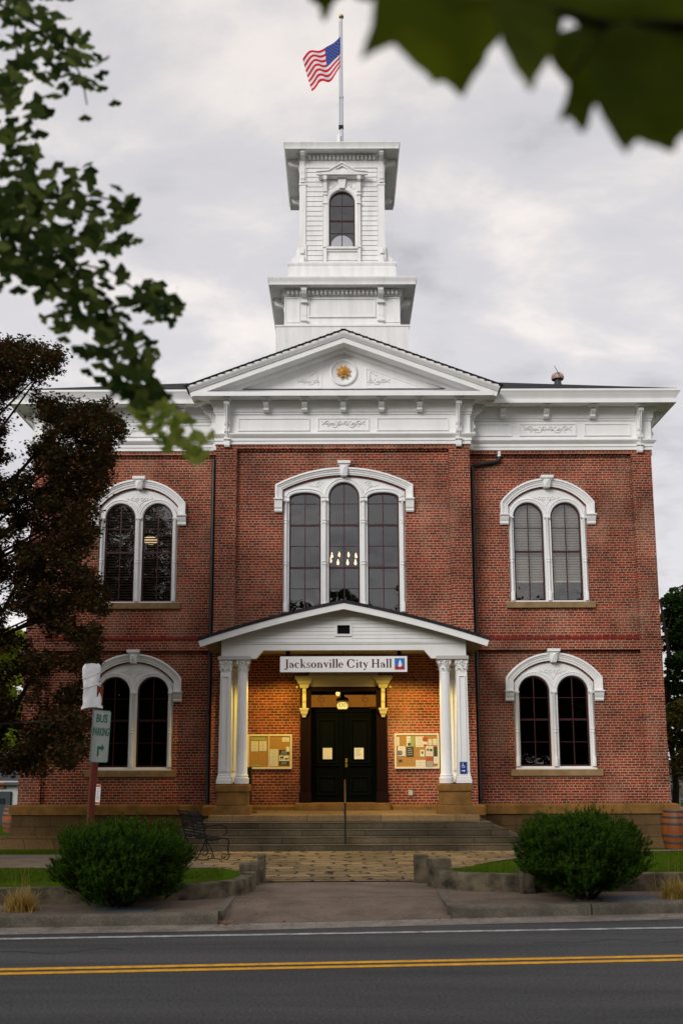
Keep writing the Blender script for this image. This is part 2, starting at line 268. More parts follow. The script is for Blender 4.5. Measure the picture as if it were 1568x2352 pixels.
# ---------------------------------------------------------------- mesh helpers
SPLIT = {'archivolt', 'corner_pilaster', 'cornice_bracket', 'small_cornice_bracket', 'battered_footing', 'hood_bracket', 'fluted_pilaster', 'arch_soffit_bricks', 'tower_bracket', 'tower_console', 'colonnette', 'frieze_panel',
         'frieze_carving', 'pediment_carving', 'spandrel_carving', 'bracket_carving', 'raised_panel', 'tower_panel', 'hanging_chain', 'crown_moulding', 'belt_flashing', 'sandstone_base', 'transom_scrollwork', 'door_bracket', 'rail_post', 'bolt', 'picture_trees', 'lead_flashing', 'red_band', 'picket', 'door_casing', 'sunk_panel', 'animal_silhouettes', 'yellow_road_line', 'gable_slats', 'weatherboards'}
class MB:
    def __init__(s): s.v = []; s.f = []
    def add(s, vs, fs):
        o = len(s.v); s.v += [tuple(p) for p in vs]; s.f += [tuple(o + i for i in f) for f in fs]; return s
    def box(s, x0, x1, y0, y1, z0, z1):
        return s.add([(x0, y0, z0), (x1, y0, z0), (x1, y1, z0), (x0, y1, z0), (x0, y0, z1), (x1, y0, z1), (x1, y1, z1), (x0, y1, z1)],
                     [(0, 3, 2, 1), (4, 5, 6, 7), (0, 1, 5, 4), (1, 2, 6, 5), (2, 3, 7, 6), (3, 0, 4, 7)])
    def cbox(s, x, y, z, a, b, c): return s.box(x - a / 2, x + a / 2, y - b / 2, y + b / 2, z - c / 2, z + c / 2)
    def obox(s, m, a, b, c):
        vs = [m @ Vector((i * a / 2, j * b / 2, k * c / 2)) for k in (-1, 1) for i, j in ((-1, -1), (1, -1), (1, 1), (-1, 1))]
        return s.add(vs, [(0, 3, 2, 1), (4, 5, 6, 7), (0, 1, 5, 4), (1, 2, 6, 5), (2, 3, 7, 6), (3, 0, 4, 7)])
    def prism(s, loops, d0, d1, ax='Y', m=None):
        """closed loops (first outer, others holes) in a plane, given thickness along ax"""
        def mk(p, d):
            v = Vector((p[0], d, p[1])) if ax == 'Y' else Vector((d, p[0], p[1])) if ax == 'X' else Vector((p[0], p[1], d))
            return m @ v if m else v
        flat = [p for l in loops for p in l]; n = len(flat)
        tr = tessellate_polygon([[Vector((p[0], p[1], 0)) for p in l] for l in loops])
        vs = [mk(p, d0) for p in flat] + [mk(p, d1) for p in flat]
        fs = [tuple(t) for t in tr] + [tuple(n + i for i in reversed(t)) for t in tr]
        o = 0
        for l in loops:
            k = len(l)
            for i in range(k):
                a, b = o + i, o + (i + 1) % k
                fs.append((a, b, n + b, n + a))
            o += k
        return s.add(vs, fs)
    def sweep(s, path, prof, plane='XZ', closed=False, cap=True, origin=0.0):
        """prof: list of (n, d). plane XZ: n = offset to the right of the path, d = Y. plane XY: n = offset, d = Z."""
        k = len(path); rings = []
        for i, p in enumerate(path):
            def nrm(a, b):
                d = Vector((b[0] - a[0], b[1] - a[1])).normalized(); return Vector((d.y, -d.x))
            if closed or 0 < i < k - 1:
                n1 = nrm(path[i - 1], p); n2 = nrm(p, path[(i + 1) % k]); nb = (n1 + n2).normalized(); sc = 1 / max(.3, nb.dot(n1))
            elif i == 0: nb = nrm(p, path[1]); sc = 1
            else: nb = nrm(path[i - 1], p); sc = 1
            ring = []
            for (n, d) in prof:
                q = Vector(p) + nb * n * sc
                ring.append((q.x, origin + d, q.y) if plane == 'XZ' else (q.x, q.y, origin + d))
            rings.append(ring)
        m = len(prof); vs = [v for r in rings for v in r]; fs = []
        for i in range(k if closed else k - 1):
            j = (i + 1) % k
            for a in range(m):
                b = (a + 1) % m
                fs.append((i * m + a, i * m + b, j * m + b, j * m + a))
        if not closed and cap: fs += [tuple(range(m)), tuple((k - 1) * m + a for a in reversed(range(m)))]
        return s.add(vs, fs)
    def lathe(s, prof, cx, cy, z0=0, n=16, m=None, sq=False):
        rings = []
        for (r, z) in prof:
            ring = []
            for i in range(n):
                a = 2 * math.pi * (i + .5) / n; rr = r
                if sq: rr = r / max(abs(math.cos(a)), abs(math.sin(a)))
                v = Vector((cx + rr * math.cos(a), cy + rr * math.sin(a), z0 + z)); ring.append(m @ v if m else v)
            rings.append(ring)
        vs = [v for r in rings for v in r]; fs = []
        for i in range(len(prof) - 1):
            for a in range(n): b = (a + 1) % n; fs.append((i * n + a, i * n + b, (i + 1) * n + b, (i + 1) * n + a))
        fs += [tuple(reversed(range(n))), tuple((len(prof) - 1) * n + a for a in range(n))]
        return s.add(vs, fs)
    def tube(s, pts, r, n=8, r1=None):
        pts = [Vector(p) for p in pts]; k = len(pts); vs = []; up = Vector((0, 0, 1)); prev = None
        for i, p in enumerate(pts):
            t = (pts[min(i + 1, k - 1)] - pts[max(i - 1, 0)]).normalized()
            if prev is None: a = t.cross(up if abs(t.z) < .9 else Vector((1, 0, 0))).normalized()
            else: a = (prev - t * prev.dot(t)).normalized()
            prev = a; b = t.cross(a)
            rr = r if r1 is None else r + (r1 - r) * i / (k - 1)
            for j in range(n):
                an = 2 * math.pi * j / n; vs.append(p + a * rr * math.cos(an) + b * rr * math.sin(an))
        fs = []
        for i in range(k - 1):
            for j in range(n): q = (j + 1) % n; fs.append((i * n + j, i * n + q, (i + 1) * n + q, (i + 1) * n + j))
        fs += [tuple(reversed(range(n))), tuple((k - 1) * n + j for j in range(n))]
        return s.add(vs, fs)
    def ball(s, c, r, n=10, sz=1.0):
        prof = [(max(1e-4, r * math.sin(math.pi * i / n)), -r * sz * math.cos(math.pi * i / n)) for i in range(n + 1)]
        return s.lathe(prof, c[0], c[1], c[2], n=max(8, n))
    def pieces(s, pad=.012):
        n = len(s.v); par = list(range(n))
        def fd(i):
            while par[i] != i: par[i] = par[par[i]]; i = par[i]
            return i
        for f in s.f:
            a = fd(f[0])
            for q in f[1:]:
                b = fd(q)
                if a != b: par[b] = a
        bb = {}
        for i, p in enumerate(s.v):
            r = fd(i); b = bb.get(r)
            if b is None: bb[r] = [list(p), list(p), [r]]
            else:
                for k in range(3): b[0][k] = min(b[0][k], p[k]); b[1][k] = max(b[1][k], p[k])
        L_ = list(bb.values()); ch = True
        while ch:
            ch = False; out = []
            while L_:
                a = L_.pop()
                i = 0
                while i < len(L_):
                    b = L_[i]
                    if all(a[0][k] <= b[1][k] + pad and b[0][k] <= a[1][k] + pad for k in range(3)):
                        a = [[min(a[0][k], b[0][k]) for k in range(3)], [max(a[1][k], b[1][k]) for k in range(3)], a[2] + b[2]]; L_.pop(i); ch = True; i = 0
                    else: i += 1
                out.append(a)
            L_ = out
        L_.sort(key=lambda a: (round(a[0][0], 2), a[0][2])); gid = {r: k for k, a in enumerate(L_) for r in a[2]}
        res = [MB() for _ in L_]; mp_ = {}
        for f in s.f:
            k = gid[fd(f[0])]; o = res[k]; nf = []
            for q in f:
                if q not in mp_: mp_[q] = len(o.v); o.v.append(s.v[q])
                nf.append(mp_[q])
            o.f.append(tuple(nf))
        return res
    def build(s, name, m, parent=None, smooth=40, fix=True, bevel=0):
        if name in SPLIT:
            ps = s.pieces()
            if len(ps) > 1: return [p._build(name, m, parent, smooth, fix, bevel) for p in ps][0]
        return s._build(name, m, parent, smooth, fix, bevel)
    def _build(s, name, m, parent=None, smooth=40, fix=True, bevel=0):
        me = bpy.data.meshes.new(name); me.from_pydata(s.v, [], s.f)
        if fix:
            b = bmesh.new(); b.from_mesh(me); bmesh.ops.recalc_face_normals(b, faces=b.faces); b.to_mesh(me); b.free()
        me.materials.append(M[m] if isinstance(m, str) else m)
        if smooth: me.shade_smooth(); me.set_sharp_from_angle(angle=R(smooth))
        o = bpy.data.objects.new(name, me); C.objects.link(o)
        if parent:
            o.parent = parent
            if parent.type == 'EMPTY': o.matrix_parent_inverse = Matrix.Translation(-parent.location)
        if bevel:
            md = o.modifiers.new('bevel', 'BEVEL'); md.width = bevel; md.segments = 2; md.limit_method = 'ANGLE'
        return o
def tag(o, label, cat, group=None):
    o['label'] = label; o['category'] = cat
    if group: o['group'] = group
    return o
def thing(name, label, cat, loc=(0, 0, 0), group=None):
    o = bpy.data.objects.new(name, None); o.location = loc; C.objects.link(o); o.empty_display_size = .2
    return tag(o, label, cat, group)
def struct(o, kind='structure'): o['kind'] = kind; return o
def arch(cx, hw, z0, zs, rise=None, n=20):
    rise = hw if rise is None else rise
    pts = [(cx - hw, z0), (cx + hw, z0)]
    for i in range(n + 1):
        a = math.pi * i / n; pts.append((cx + hw * math.cos(a), zs + rise * math.sin(a)))
    return pts
def segarch(cx, hw, z0, cz, rad, n=20, w=None):
    """opening with straight jambs and a circular arc of radius rad round (cx, cz)"""
    a0 = math.acos(min(1, hw / rad)); pts = [(cx - hw, z0), (cx + hw, z0)]
    for i in range(n + 1):
        a = a0 + (math.pi - 2 * a0) * i / n; pts.append((cx + rad * math.cos(a), cz + rad * math.sin(a)))
    return pts
def copytree(o, parent=None):
    c = o.copy(); C.objects.link(c)
    if parent: c.parent = parent
    for ch in o.children: copytree(ch, c)
    return c
def text_mesh(txt, h, depth, bold=0.0, sx=1.0):
    cu = bpy.data.curves.new('t', 'FONT'); cu.body = txt; cu.size = h; cu.extrude = depth; cu.offset = bold; cu.align_x = 'CENTER'; cu.align_y = 'CENTER'; cu.resolution_u = 3
    o = bpy.data.objects.new('t', cu); C.objects.link(o); bpy.context.view_layer.update()
    me = bpy.data.meshes.new_from_object(o.evaluated_get(bpy.context.evaluated_depsgraph_get()))
    bpy.data.objects.remove(o)
    vs = [(v.co.x * sx, v.co.y, v.co.z) for v in me.vertices]; fs = [tuple(p.vertices) for p in me.polygons]
    return vs, fs

# ================================================================ GROUND
def lerp_pts(pts, x):
    if x <= pts[0][0]: return pts[0][1]
    for (a, b), (c, d) in zip(pts, pts[1:]):
        if x <= c: return b + (d - b) * (x - a) / (c - a)
    return pts[-1][1]
ZC = lambda x, y: lerp_pts([(14, .14), (22.7, 0), (26, -.02)], y)
ZL = lambda x, y: lerp_pts([(13, .325), (15, .325), (18.4, .08), (22, 0), (26.5, -.28), (60, -.3), (400, -.3)], y)
KERB = [(-40, 10.2), (-12, 11.5), (-4.1, 12.24), (-1.53, 12.47), (1.31, 12.87), (4.33, 13.28), (12, 14.3), (40, 17.5)]
def sheet(poly, zf, off, name, m, step=1.0):
    b = bmesh.new(); vs = [b.verts.new((p[0], p[1], 0)) for p in poly]; b.faces.new(vs)
    y0 = min(p[1] for p in poly); y1 = max(p[1] for p in poly); k = y0 + step
    while k < y1:
        bmesh.ops.bisect_plane(b, geom=b.verts[:] + b.edges[:] + b.faces[:], plane_co=(0, k, 0), plane_no=(0, 1, 0)); k += step * (1 if k < 40 else 10)
    bmesh.ops.triangulate(b, faces=b.faces)
    for v in b.verts: v.co.z = zf(v.co.x, v.co.y) + off
    for f in b.faces:
        if f.normal.z < 0: f.normal_flip()
    b.normal_update()
    me = bpy.data.meshes.new(name); b.to_mesh(me); b.free(); me.materials.append(M[m])
    o = bpy.data.objects.new(name, me); C.objects.link(o); return struct(o)
# one sheet to the horizon
sheet([(-900, -300), (900, -300), (900, 1800), (-900, 1800)], lambda x, y: -.5, 0, 'ground', 'soil', 200)
road = MB(); kx = KERB
sheet([(-200, -2.5), (200, -2.5), (200, 33)] + [(p[0], p[1]) for p in reversed(KERB)] + [(-200, -5)], lambda x, y: 0, 0, 'road', 'asphalt', 60)
sheet([(-200, -40), (200, -40), (200, -2.5), (-200, -2.5)], lambda x, y: .12, 0, 'near_pavement', 'walk', 60)
def line_strip(f, w_, z, name, m, x0=-30, x1=30, n=60):
    b = MB(); vs = []; fs = []
    for i in range(n + 1):
        x_ = x0 + (x1 - x0) * i / n; y = f(x_); vs += [(x_, y - w_ / 2, z), (x_, y + w_ / 2, z)]
        if i: k = 2 * i; fs.append((k - 2, k, k + 1, k - 1))
    return struct(b.add(vs, fs).build(name, m, fix=False, smooth=0))
line_strip(lambda x: 10.05 + .089 * x - .10, .105, .005, 'yellow_road_line', 'yellow')
line_strip(lambda x: 10.05 + .089 * x + .10, .105, .005, 'yellow_road_line', 'yellow')
line_strip(lambda x: 11.86 + .083 * x, .10, .006, 'white_road_line', 'whiteline')
# tar-sealed cracks in the lane
b = MB()
for sx in (-5.2, 2.0):
    p = [(sx + i * .22, 11.05 + .085 * (sx + i * .22) + .05 * math.sin(i * 1.7) + .3 * noise.noise(Vector((i * .4, sx, 0))), .004) for i in range(14)]
    for a, c in zip(p, p[1:]): b.add([a, c, (c[0], c[1] + .012, .004), (a[0], a[1] + .012, .004)], [(0, 1, 2, 3)])
struct(b.build('tar_crack_seal', mat('tar sealant', (.022, .022, .023), .5), fix=False, smooth=0))
def ky(x): return lerp_pts(KERB, x)
# gutter pan
b = MB(); xs = [-40, -12, -4.1, -1.53, 1.31, 4.33, 12, 40]; vs = []; fs = []
for i, x_ in enumerate(xs):
    y = ky(x_); vs += [(x_, y - .42, .004), (x_, y, .016)]
    if i: k = 2 * i; fs.append((k - 2, k, k + 1, k - 1))
struct(b.add(vs, fs).build('gutter', 'gutter', fix=False, smooth=0))
# kerbs with rounded noses, open in front of the court
def kerb(x0, x1, name):
    prof = [(0, -.1), (0, .115), (.012, .14), (.035, .15), (.17, .152), (.17, -.1)]
    pts = [(x0, ky(x0))] + [p for p in KERB if x0 + .05 < p[0] < x1 - .05] + [(x1, ky(x1))]
    m = MB(); m.sweep(list(reversed(pts)), [(n_, z) for n_, z in prof], 'XY'); return struct(m.build(name, 'concrete', smooth=50))
kerb(-40, -4.2, 'kerb'); kerb(-4.18, -1.55, 'kerb'); kerb(1.33, 3.1, 'kerb'); kerb(3.12, 40, 'kerb')
for x0, x1 in ((-1.60, -1.50), (1.28, 1.38)):
    b = MB(); b.box(x0, x1, ky(x0) + .165, ky(x0) + 1.6, -.1, .146); struct(b.build('kerb', 'concrete', smooth=0))
# pavement behind the kerb, and the ramp of the crossing
off = .17
pv = [(-40, ky(-40) + off), (-12, ky(-12) + off), (-4.1, ky(-4.1) + off), (-1.53, ky(-1.53) + off)]
sheet(pv + [(-1.53, 14.2), (-1.53, 15.2), (-40, 15.2)], ZC, 0, 'pavement', 'walk')
sheet([(1.31, ky(1.31) + off), (4.33, ky(4.33) + off), (12, ky(12) + off), (40, ky(40) + off), (40, 19), (12, 16), (1.31, 16)], ZC, 0, 'pavement', 'walk')
ramp = lambda x, y: .016 + (.13 - .016) * min(1, max(0, (y - ky(x)) / 1.1))
sheet([(-1.53, ky(-1.53)), (1.31, ky(1.31)), (1.31, 14.0), (-1.53, 14.0)], ramp, .002, 'pavement', 'walk', .25)
sheet([(-1.53, 14.0), (1.31, 14.0), (1.31, 16.2), (-1.53, 16.2)], lambda x, y: ZC(x, y) - .006, 0, 'pavement', 'walk')
sheet([(-1.5, 16.0), (1.3, 16.1), (1.7, 17.6), (4.1, 22.2), (4.9, 23.5), (-4.9, 23.5), (-3.5, 20.9), (-2.0, 17.8)], ZC, .01, 'flagstone_court', 'flag')
for px_ in [(-3.1, 12.55, 13.05), (3.35, 13.42, 13.95)]:
    b = MB(); b.box(px_[0] - .0, px_[0] + .75, px_[1], px_[2], .145, .152); struct(b.build('pavement_panel', 'panel'))
# lawns and side paths
sheet([(-60, 10.2), (-8, 13.08), (-4.4, 13.35), (-3.2, 13.52), (-2.5, 13.66), (-2.0, 13.83), (-1.68, 14.08), (-1.5, 14.4), (-1.42, 14.8), (-1.44, 15.3), (-1.5, 16), (-2.0, 17.8), (-3.5, 20.9), (-5, 23.4), (-5, 60), (-60, 60)], ZL, 0, 'lawn', 'lawn')
sheet([(1.34, 15.5), (1.40, 15.14), (1.70, 14.82), (2.5, 14.56), (4.7, 14.72), (8, 14.85), (60, 16.4), (60, 60), (5, 60), (5, 23.4), (4.1, 22.2), (1.7, 17.6)], ZL, 0, 'lawn', 'lawn')
sheet([(-60, 18.6), (-2.15, 18.1), (-3.5, 20.95), (-4.3, 22.1), (-60, 22.3)], ZL, .02, 'path', 'walk')
sheet([(2.6, 19.3), (4.2, 21.6), (8, 24.2), (60, 25.0), (60, 25.8), (8, 25.6), (4.6, 23.6), (4.1, 22.2)], ZL, .02, 'path', 'walk')

# low retaining walls
def low_wall(pts, zt, th, name, label, posts=(), crack=False):
    root = thing(name, label, 'wall', (pts[0][0], pts[0][1], 0))
    m = MB(); prof = [(0, -.1), (0, zt - .015), (.012, zt), (th - .012, zt), (th, zt - .015), (th, -.1)]
    m.sweep(pts, prof, 'XY'); m.build('wall_body', 'wallconc', root, smooth=50)
    for (x, y, a, bb, h, rz) in posts:
        m = MB(); mm_ = Matrix.Translation((x, y, h / 2 - .05)) @ Matrix.Rotation(rz, 4, 'Z'); m.obox(mm_, a, bb, h + .1)
        m.build('post', 'wallconc', root, bevel=.015)
    return root
cur = [(-1.33, 15.3), (-1.32, 14.75), (-1.40, 14.3), (-1.62, 13.95), (-2.0, 13.72), (-2.5, 13.55), (-3.2, 13.42), (-4.4, 13.25), (-8, 12.9), (-30, 10.9)]
cur[-1] = (-30, 11.8); cur[-2] = (-8, 13.0)
low_wall(cur, .34, .2, 'retaining_wall', 'curved cracked concrete retaining wall left of the flagstone entrance, with a stone post at its end',
         [(-1.47, 15.72, .30, .34, .43, .05), (-1.33, 16.3, .12, .42, .50, .03)])
rw = [(30, 15.2), (8, 14.75), (4.7, 14.62), (2.5, 14.45), (1.62, 14.72), (1.30, 15.1), (1.24, 15.6)]
low_wall(rw, .37, .2, 'retaining_wall', 'straight-topped concrete retaining wall right of the flagstone entrance, between three stone posts',
         [(1.40, 15.45, .34, .24, .52, .1), (1.18, 16.0, .22, .30, .52, 0), (2.52, 14.38, .20, .22, .46, .1)])

# ================================================================ CITY HALL
HALL = thing('city_hall', 'two-storey red brick city hall with white cornice, pediment, columned porch and white square bell tower', 'building', (0, 27, 0))
YW, YC, YWP, YCP = 27.6, 27.0, 27.47, 26.88
WINX = 5.81
# openings
def wing_open(cx, lower):
    d = -5.0 if lower else 0
    return segarch(cx, 1.115, 6.40 + (1.77 - 6.40 if lower else 0), 8.34 + d, 1.41)
def cen_open(): return segarch(.03, 1.70, 5.88, 6.19, 3.74)
DOOR = [(-1.17, .87), (1.17, .87), (1.17, 4.12), (-1.17, 4.12)]
w_ = MB()
for s_ in (-1, 1):
    outer = [(s_ * 3.4, .60), (s_ * 8.3, .60), (s_ * 8.3, 10.9), (s_ * 3.4, 10.9)]
    w_.prism([outer, wing_open(s_ * WINX, True), wing_open(s_ * WINX, False)], YW, YW + .38)
    w_.box(min(s_ * 8.25, s_ * 8.82), max(s_ * 8.25, s_ * 8.82), YWP, YWP + .55, .60, 10.9)      # corner pilaster
    w_.box(min(s_ * 8.45, s_ * 8.80), max(s_ * 8.45, s_ * 8.80), YWP + .55, 45, .60, 10.9)       # side wall
    w_.box(min(s_ * 2.965, s_ * 3.55), max(s_ * 2.965, s_ * 3.55), YCP, 28.0, .60, 10.9)         # pilaster of the centre bay
    w_.box(min(s_ * 3.551, s_ * 8.249), max(s_ * 3.551, s_ * 8.249), YWP + .003, YW, 10.68, 10.9) # band over the recessed field
    w_.box(min(s_ * 3.551, s_ * 8.249), max(s_ * 3.551, s_ * 8.249), YWP - .03, YW, 5.04, 5.34)   # belt course
    w_.box(min(s_ * 8.22, s_ * 8.85), max(s_ * 8.22, s_ * 8.85), YWP - .031, YWP, 5.04, 5.34)
    w_.box(min(s_ * 8.22, s_ * 8.82), max(s_ * 8.22, s_ * 8.82), YWP - .016, YWP, .60, 5.04)
    w_.box(min(s_ * 3.551, s_ * 8.219), max(s_ * 3.551, s_ * 8.219), YW - .03, YW, .60, 1.60)
    k = 0
    x_ = 3.62
    while x_ < 8.2:                                            # dentil bricks under the top band
        w_.box(s_ * x_ - .036, s_ * x_ + .036, YWP + .07, YW, 10.635, 10.68); x_ += .107
w_.prism([[(-2.97, .60), (2.97, .60), (2.97, 10.9), (-2.97, 10.9)], cen_open(), DOOR], YC, YC + .38)
w_.box(-2.964, 2.964, YCP + .003, YC, 10.66, 10.9)
x_ = -2.9
while x_ < 2.95: w_.box(x_ - .036, x_ + .036, YCP + .06, YC, 10.615, 10.66); x_ += .107
w_.box(-8.8, 8.8, 44.6, 45, .60, 10.9)
w_.build('brick_wall', 'brick', HALL, smooth=0)
# brick rings of the arches (soldier bricks showing under the hoods)
def ring_bricks(m, cx, cz, r0, r1, a0, a1, n, y0, y1):
    for i in range(n):
        a = a0 + (a1 - a0) * (i + .5) / n; mm_ = Matrix.Translation((cx, 0, cz)) @ Matrix.Rotation(math.pi / 2 - a, 4, 'Y')
        hw = (a1 - a0) / n * r0 * .42
        m.obox(mm_ @ Matrix.Translation((0, (y0 + y1) / 2, (r0 + r1) / 2)), hw * 2, y1 - y0, r1 - r0)
m = MB()
for cx, cz, r, hw, y in [(-WINX, 8.34, 1.41, 1.115, YW), (WINX, 8.34, 1.41, 1.115, YW), (-WINX, 3.34, 1.41, 1.115, YW), (WINX, 3.34, 1.41, 1.115, YW), (.03, 6.19, 3.74, 1.70, YC)]:
    a0 = math.acos(hw / r); ring_bricks(m, cx, cz, r - .035, r + .02, a0, math.pi - a0, int(r * (math.pi - 2 * a0) / .078), y + .005, y + .09)
m.build('arch_soffit_bricks', mat('arch brick', (.20, .045, .030), .9, noise_=.5, nscale=12), HALL, smooth=0)
# sandstone base
m = MB(); zb = -.4
for s_ in (-1, 1):
    m.box(min(s_ * 3.62, s_ * 8.92), max(s_ * 3.62, s_ * 8.92), 27.36, 28.1, zb, .601)
    m.box(min(s_ * 8.5, s_ * 8.92), max(s_ * 8.5, s_ * 8.92), 28.1, 45.1, zb, .601)
m.box(-3.62, 3.62, 26.78, 27.5, zb, .601)
m.build('sandstone_base', 'ashlar', HALL, smooth=0)
m = MB()
for s_ in (-1, 1):                                            # battered footing course
    a, b_ = s_ * 3.62, s_ * 9.2
    m.prism([[(27.36, -.4), (27.36, .05), (27.3, .05), (27.08, -.4)]], min(a, b_), max(a, b_), 'X')
m.build('battered_footing', 'ashlar', HALL, smooth=0)
m = MB(); wt = [(0, .60), (.17, .60), (.17, .82), (.14, .86), (.0, .875)]
plan = [(-8.82, 45), (-8.82, YWP), (-3.55, YWP), (-3.55, YCP), (3.55, YCP), (3.55, YWP), (8.82, YWP), (8.82, 45)]
# plan runs left to right: the outside is on the right-hand side of the path when walked this way round
def outward(path): return path
m.sweep(plan[:], [(n_ * 1, z) for n_, z in wt], 'XY'); m.build('water_table', 'sand', HALL, smooth=0)
m = MB()
for s_ in (-1, 1): m.prism([[(YWP - .05, 5.34), (YW, 5.34), (YW, 5.43), (YWP - .05, 5.36)]], min(s_ * 3.56, s_ * 8.24), max(s_ * 3.56, s_ * 8.24), 'X')
m.build('belt_flashing', 'red_flash', HALL, smooth=0)
# interior box: floors and back walls, darkened by colour, seen through the panes
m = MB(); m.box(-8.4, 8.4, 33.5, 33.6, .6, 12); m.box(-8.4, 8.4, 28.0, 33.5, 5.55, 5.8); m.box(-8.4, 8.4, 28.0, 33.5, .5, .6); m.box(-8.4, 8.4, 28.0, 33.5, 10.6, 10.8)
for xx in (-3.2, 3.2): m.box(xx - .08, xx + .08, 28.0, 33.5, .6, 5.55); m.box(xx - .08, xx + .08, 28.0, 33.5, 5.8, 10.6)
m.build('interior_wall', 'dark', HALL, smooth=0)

# --- entablature all round
m = MB()
prof = [(-.02, 10.79), (.035, 10.79), (.035, 10.87), (.06, 10.885), (.06, 10.96), (.11, 11.0), (.15, 11.05), (.15, 11.08), (.03, 11.10), (.03, 11.64), (.06, 11.66), (.06, 11.70), (.09, 11.73),
        (.09, 11.76), (.10, 11.86), (.135, 11.95), (.19, 12.01), (.19, 12.035), (.575, 12.035), (.575, 12.00), (.61, 12.00), (.61, 12.125), (-.02, 12.13)]
m.sweep(plan, prof, 'XY'); m.build('entablature', 'white', HALL, smooth=30)
m = MB(); crown = [(.0, 12.13), (.61, 12.13), (.62, 12.165), (.635, 12.19), (.665, 12.24), (.69, 12.29), (.715, 12.32), (.715, 12.37), (.70, 12.38), (.0, 12.44)]
m.sweep([(-8.82, 45), (-8.82, YWP), (-4.20, YWP)], crown, 'XY'); m.sweep([(4.20, YWP), (8.82, YWP), (8.82, 45)], crown, 'XY')
m.build('crown_moulding', 'white', HALL, smooth=30)
# frieze panels (raised frames) and carved centre panels
def frame_xz(m, x0, x1, z0, z1, w, y0, y1):
    m.prism([[(x0, z0), (x1, z0), (x1, z1), (x0, z1)], [(x0 + w, z0 + w), (x1 - w, z0 + w), (x1 - w, z1 - w), (x0 + w, z1 - w)]], y0, y1)
m = MB(); yc, yw = YCP - .03, YWP - .03
for x0, x1 in ((-2.95, -.93), (-.72, .74), (.95, 2.97)): frame_xz(m, x0, x1, 11.19, 11.56, .035, yc - .025, yc + .001); m.box(x0, x1, yc - .04, yc, 11.175, 11.195)
for s_ in (-1, 1):
    for x0, x1 in ((3.75, 4.85), (5.05, 6.70), (6.92, 8.26)):
        a, b_ = min(s_ * x0, s_ * x1), max(s_ * x0, s_ * x1); frame_xz(m, a, b_, 11.22, 11.58, .035, yw - .025, yw + .001); m.box(a, b_, yw - .04, yw, 11.205, 11.225)
m.build('frieze_panel', 'white', HALL, smooth=0)
def spiral(cx, cz, r, a0, turns, n=16, k=.75):
    return [(cx + r * (1 - k * i / n) * math.cos(a0 + turns * 2 * math.pi * i / n), cz + r * (1 - k * i / n) * math.sin(a0 + turns * 2 * math.pi * i / n)) for i in range(n + 1)]
def scroll(m, cx, cz, w, h, y, mir=1, r=.013):
    """running vine: two spirals and a leaf, drawn to one side"""
    def T(p): return [(cx + mir * q[0] * w, y, cz + q[1] * h) for q in p]
    m.tube(T([(0, -.1), (.06, .25), (.14, .45), (.22, .3), (.27, -.1), (.32, -.4), (.42, -.5), (.52, -.35), (.58, .0), (.66, .4), (.76, .5), (.84, .3), (.92, .05), (1, -.1)]), r, 5)
    m.tube(T(spiral(.17, -.05, .13, 2.6, -1.1)), r, 5); m.tube(T(spiral(.46, .05, .15, -2.2, 1.1)), r, 5); m.tube(T(spiral(.76, .02, .12, 2.3, -1.0)), r, 5)
    m.tube(T([(.60, .1), (.68, -.15), (.72, -.4)]), r, 5); m.tube(T([(.9, .1), (.97, .35), (1.02, .5)]), r, 5); m.tube(T([(.3, .3), (.36, .45)]), r, 5)
m = MB()
for s_ in (-1, 1):
    scroll(m, .01, 11.375, .60, .20, yc - .012, s_)
    for t_ in (-1, 1): scroll(m, s_ * 5.875, 11.40, .68, .20, yw - .012, t_)
m.build('frieze_carving', 'relief', HALL, smooth=60)
# brackets
def big_bracket_profile(k=1.0):
    pts = [(0, 10.70), (.10, 10.70), (.125, 10.74), (.125, 10.86), (.09, 10.885), (.09, 11.02), (.14, 11.06), (.19, 11.12), (.20, 11.20), (.16, 11.24), (.15, 11.30), (.19, 11.34), (.20, 11.40), (.16, 11.45), (.155, 11.55), (.19, 11.66), (.26, 11.75), (.34, 11.80), (.39, 11.86), (.39, 11.93), (.34, 11.96), (.47, 11.97), (.47, 12.035), (0, 12.035)]
    return [(a * k, z) for a, z in pts]
m = MB(); mcarve = MB()
for x in (-3.24, 3.24, -8.49, 8.49):
    yy = YCP if abs(x) < 5 else YWP
    m.prism([[(yy - a, z) for a, z in big_bracket_profile()]], x - .075, x + .075, 'X')
    m.prism([[(yy - a - .012 * (z > 11), z) for a, z in big_bracket_profile() if 10.8 < z < 11.95]], x - .022, x + .022, 'X')
    m.box(x - .12, x + .12, yy - .50, yy, 11.99, 12.037); m.box(x - .095, x + .095, yy - .16, yy, 10.90, 10.94)
for s_ in (-1, 1):                                            # brackets on the returns, seen side-on
    for X0, yy in ((3.55, 27.16), (8.82, 27.85), (8.82, 31), (8.82, 34), (8.82, 37)):
        pts = [(s_ * (X0 + a * 1.05), z) for a, z in big_bracket_profile()]
        m.prism([pts], yy - .08, yy + .08, 'Y'); m.box(min(s_ * X0, s_ * (X0 + .5)), max(s_ * X0, s_ * (X0 + .5)), yy - .12, yy + .12, 11.99, 12.037)
        mcarve.tube([(q[0], yy - .085, q[1]) for q in spiral(s_ * (X0 + .26), 11.86, .085, 0, 1.1)], .012, 5)
        mcarve.tube([(s_ * (X0 + .2), yy - .085, 11.75), (s_ * (X0 + .15), yy - .085, 11.60), (s_ * (X0 + .1), yy - .085, 11.5)], .012, 5)
m.build('cornice_bracket', 'white', HALL, smooth=25)
mcarve.build('bracket_carving', 'relief', HALL, smooth=60)
m = MB()
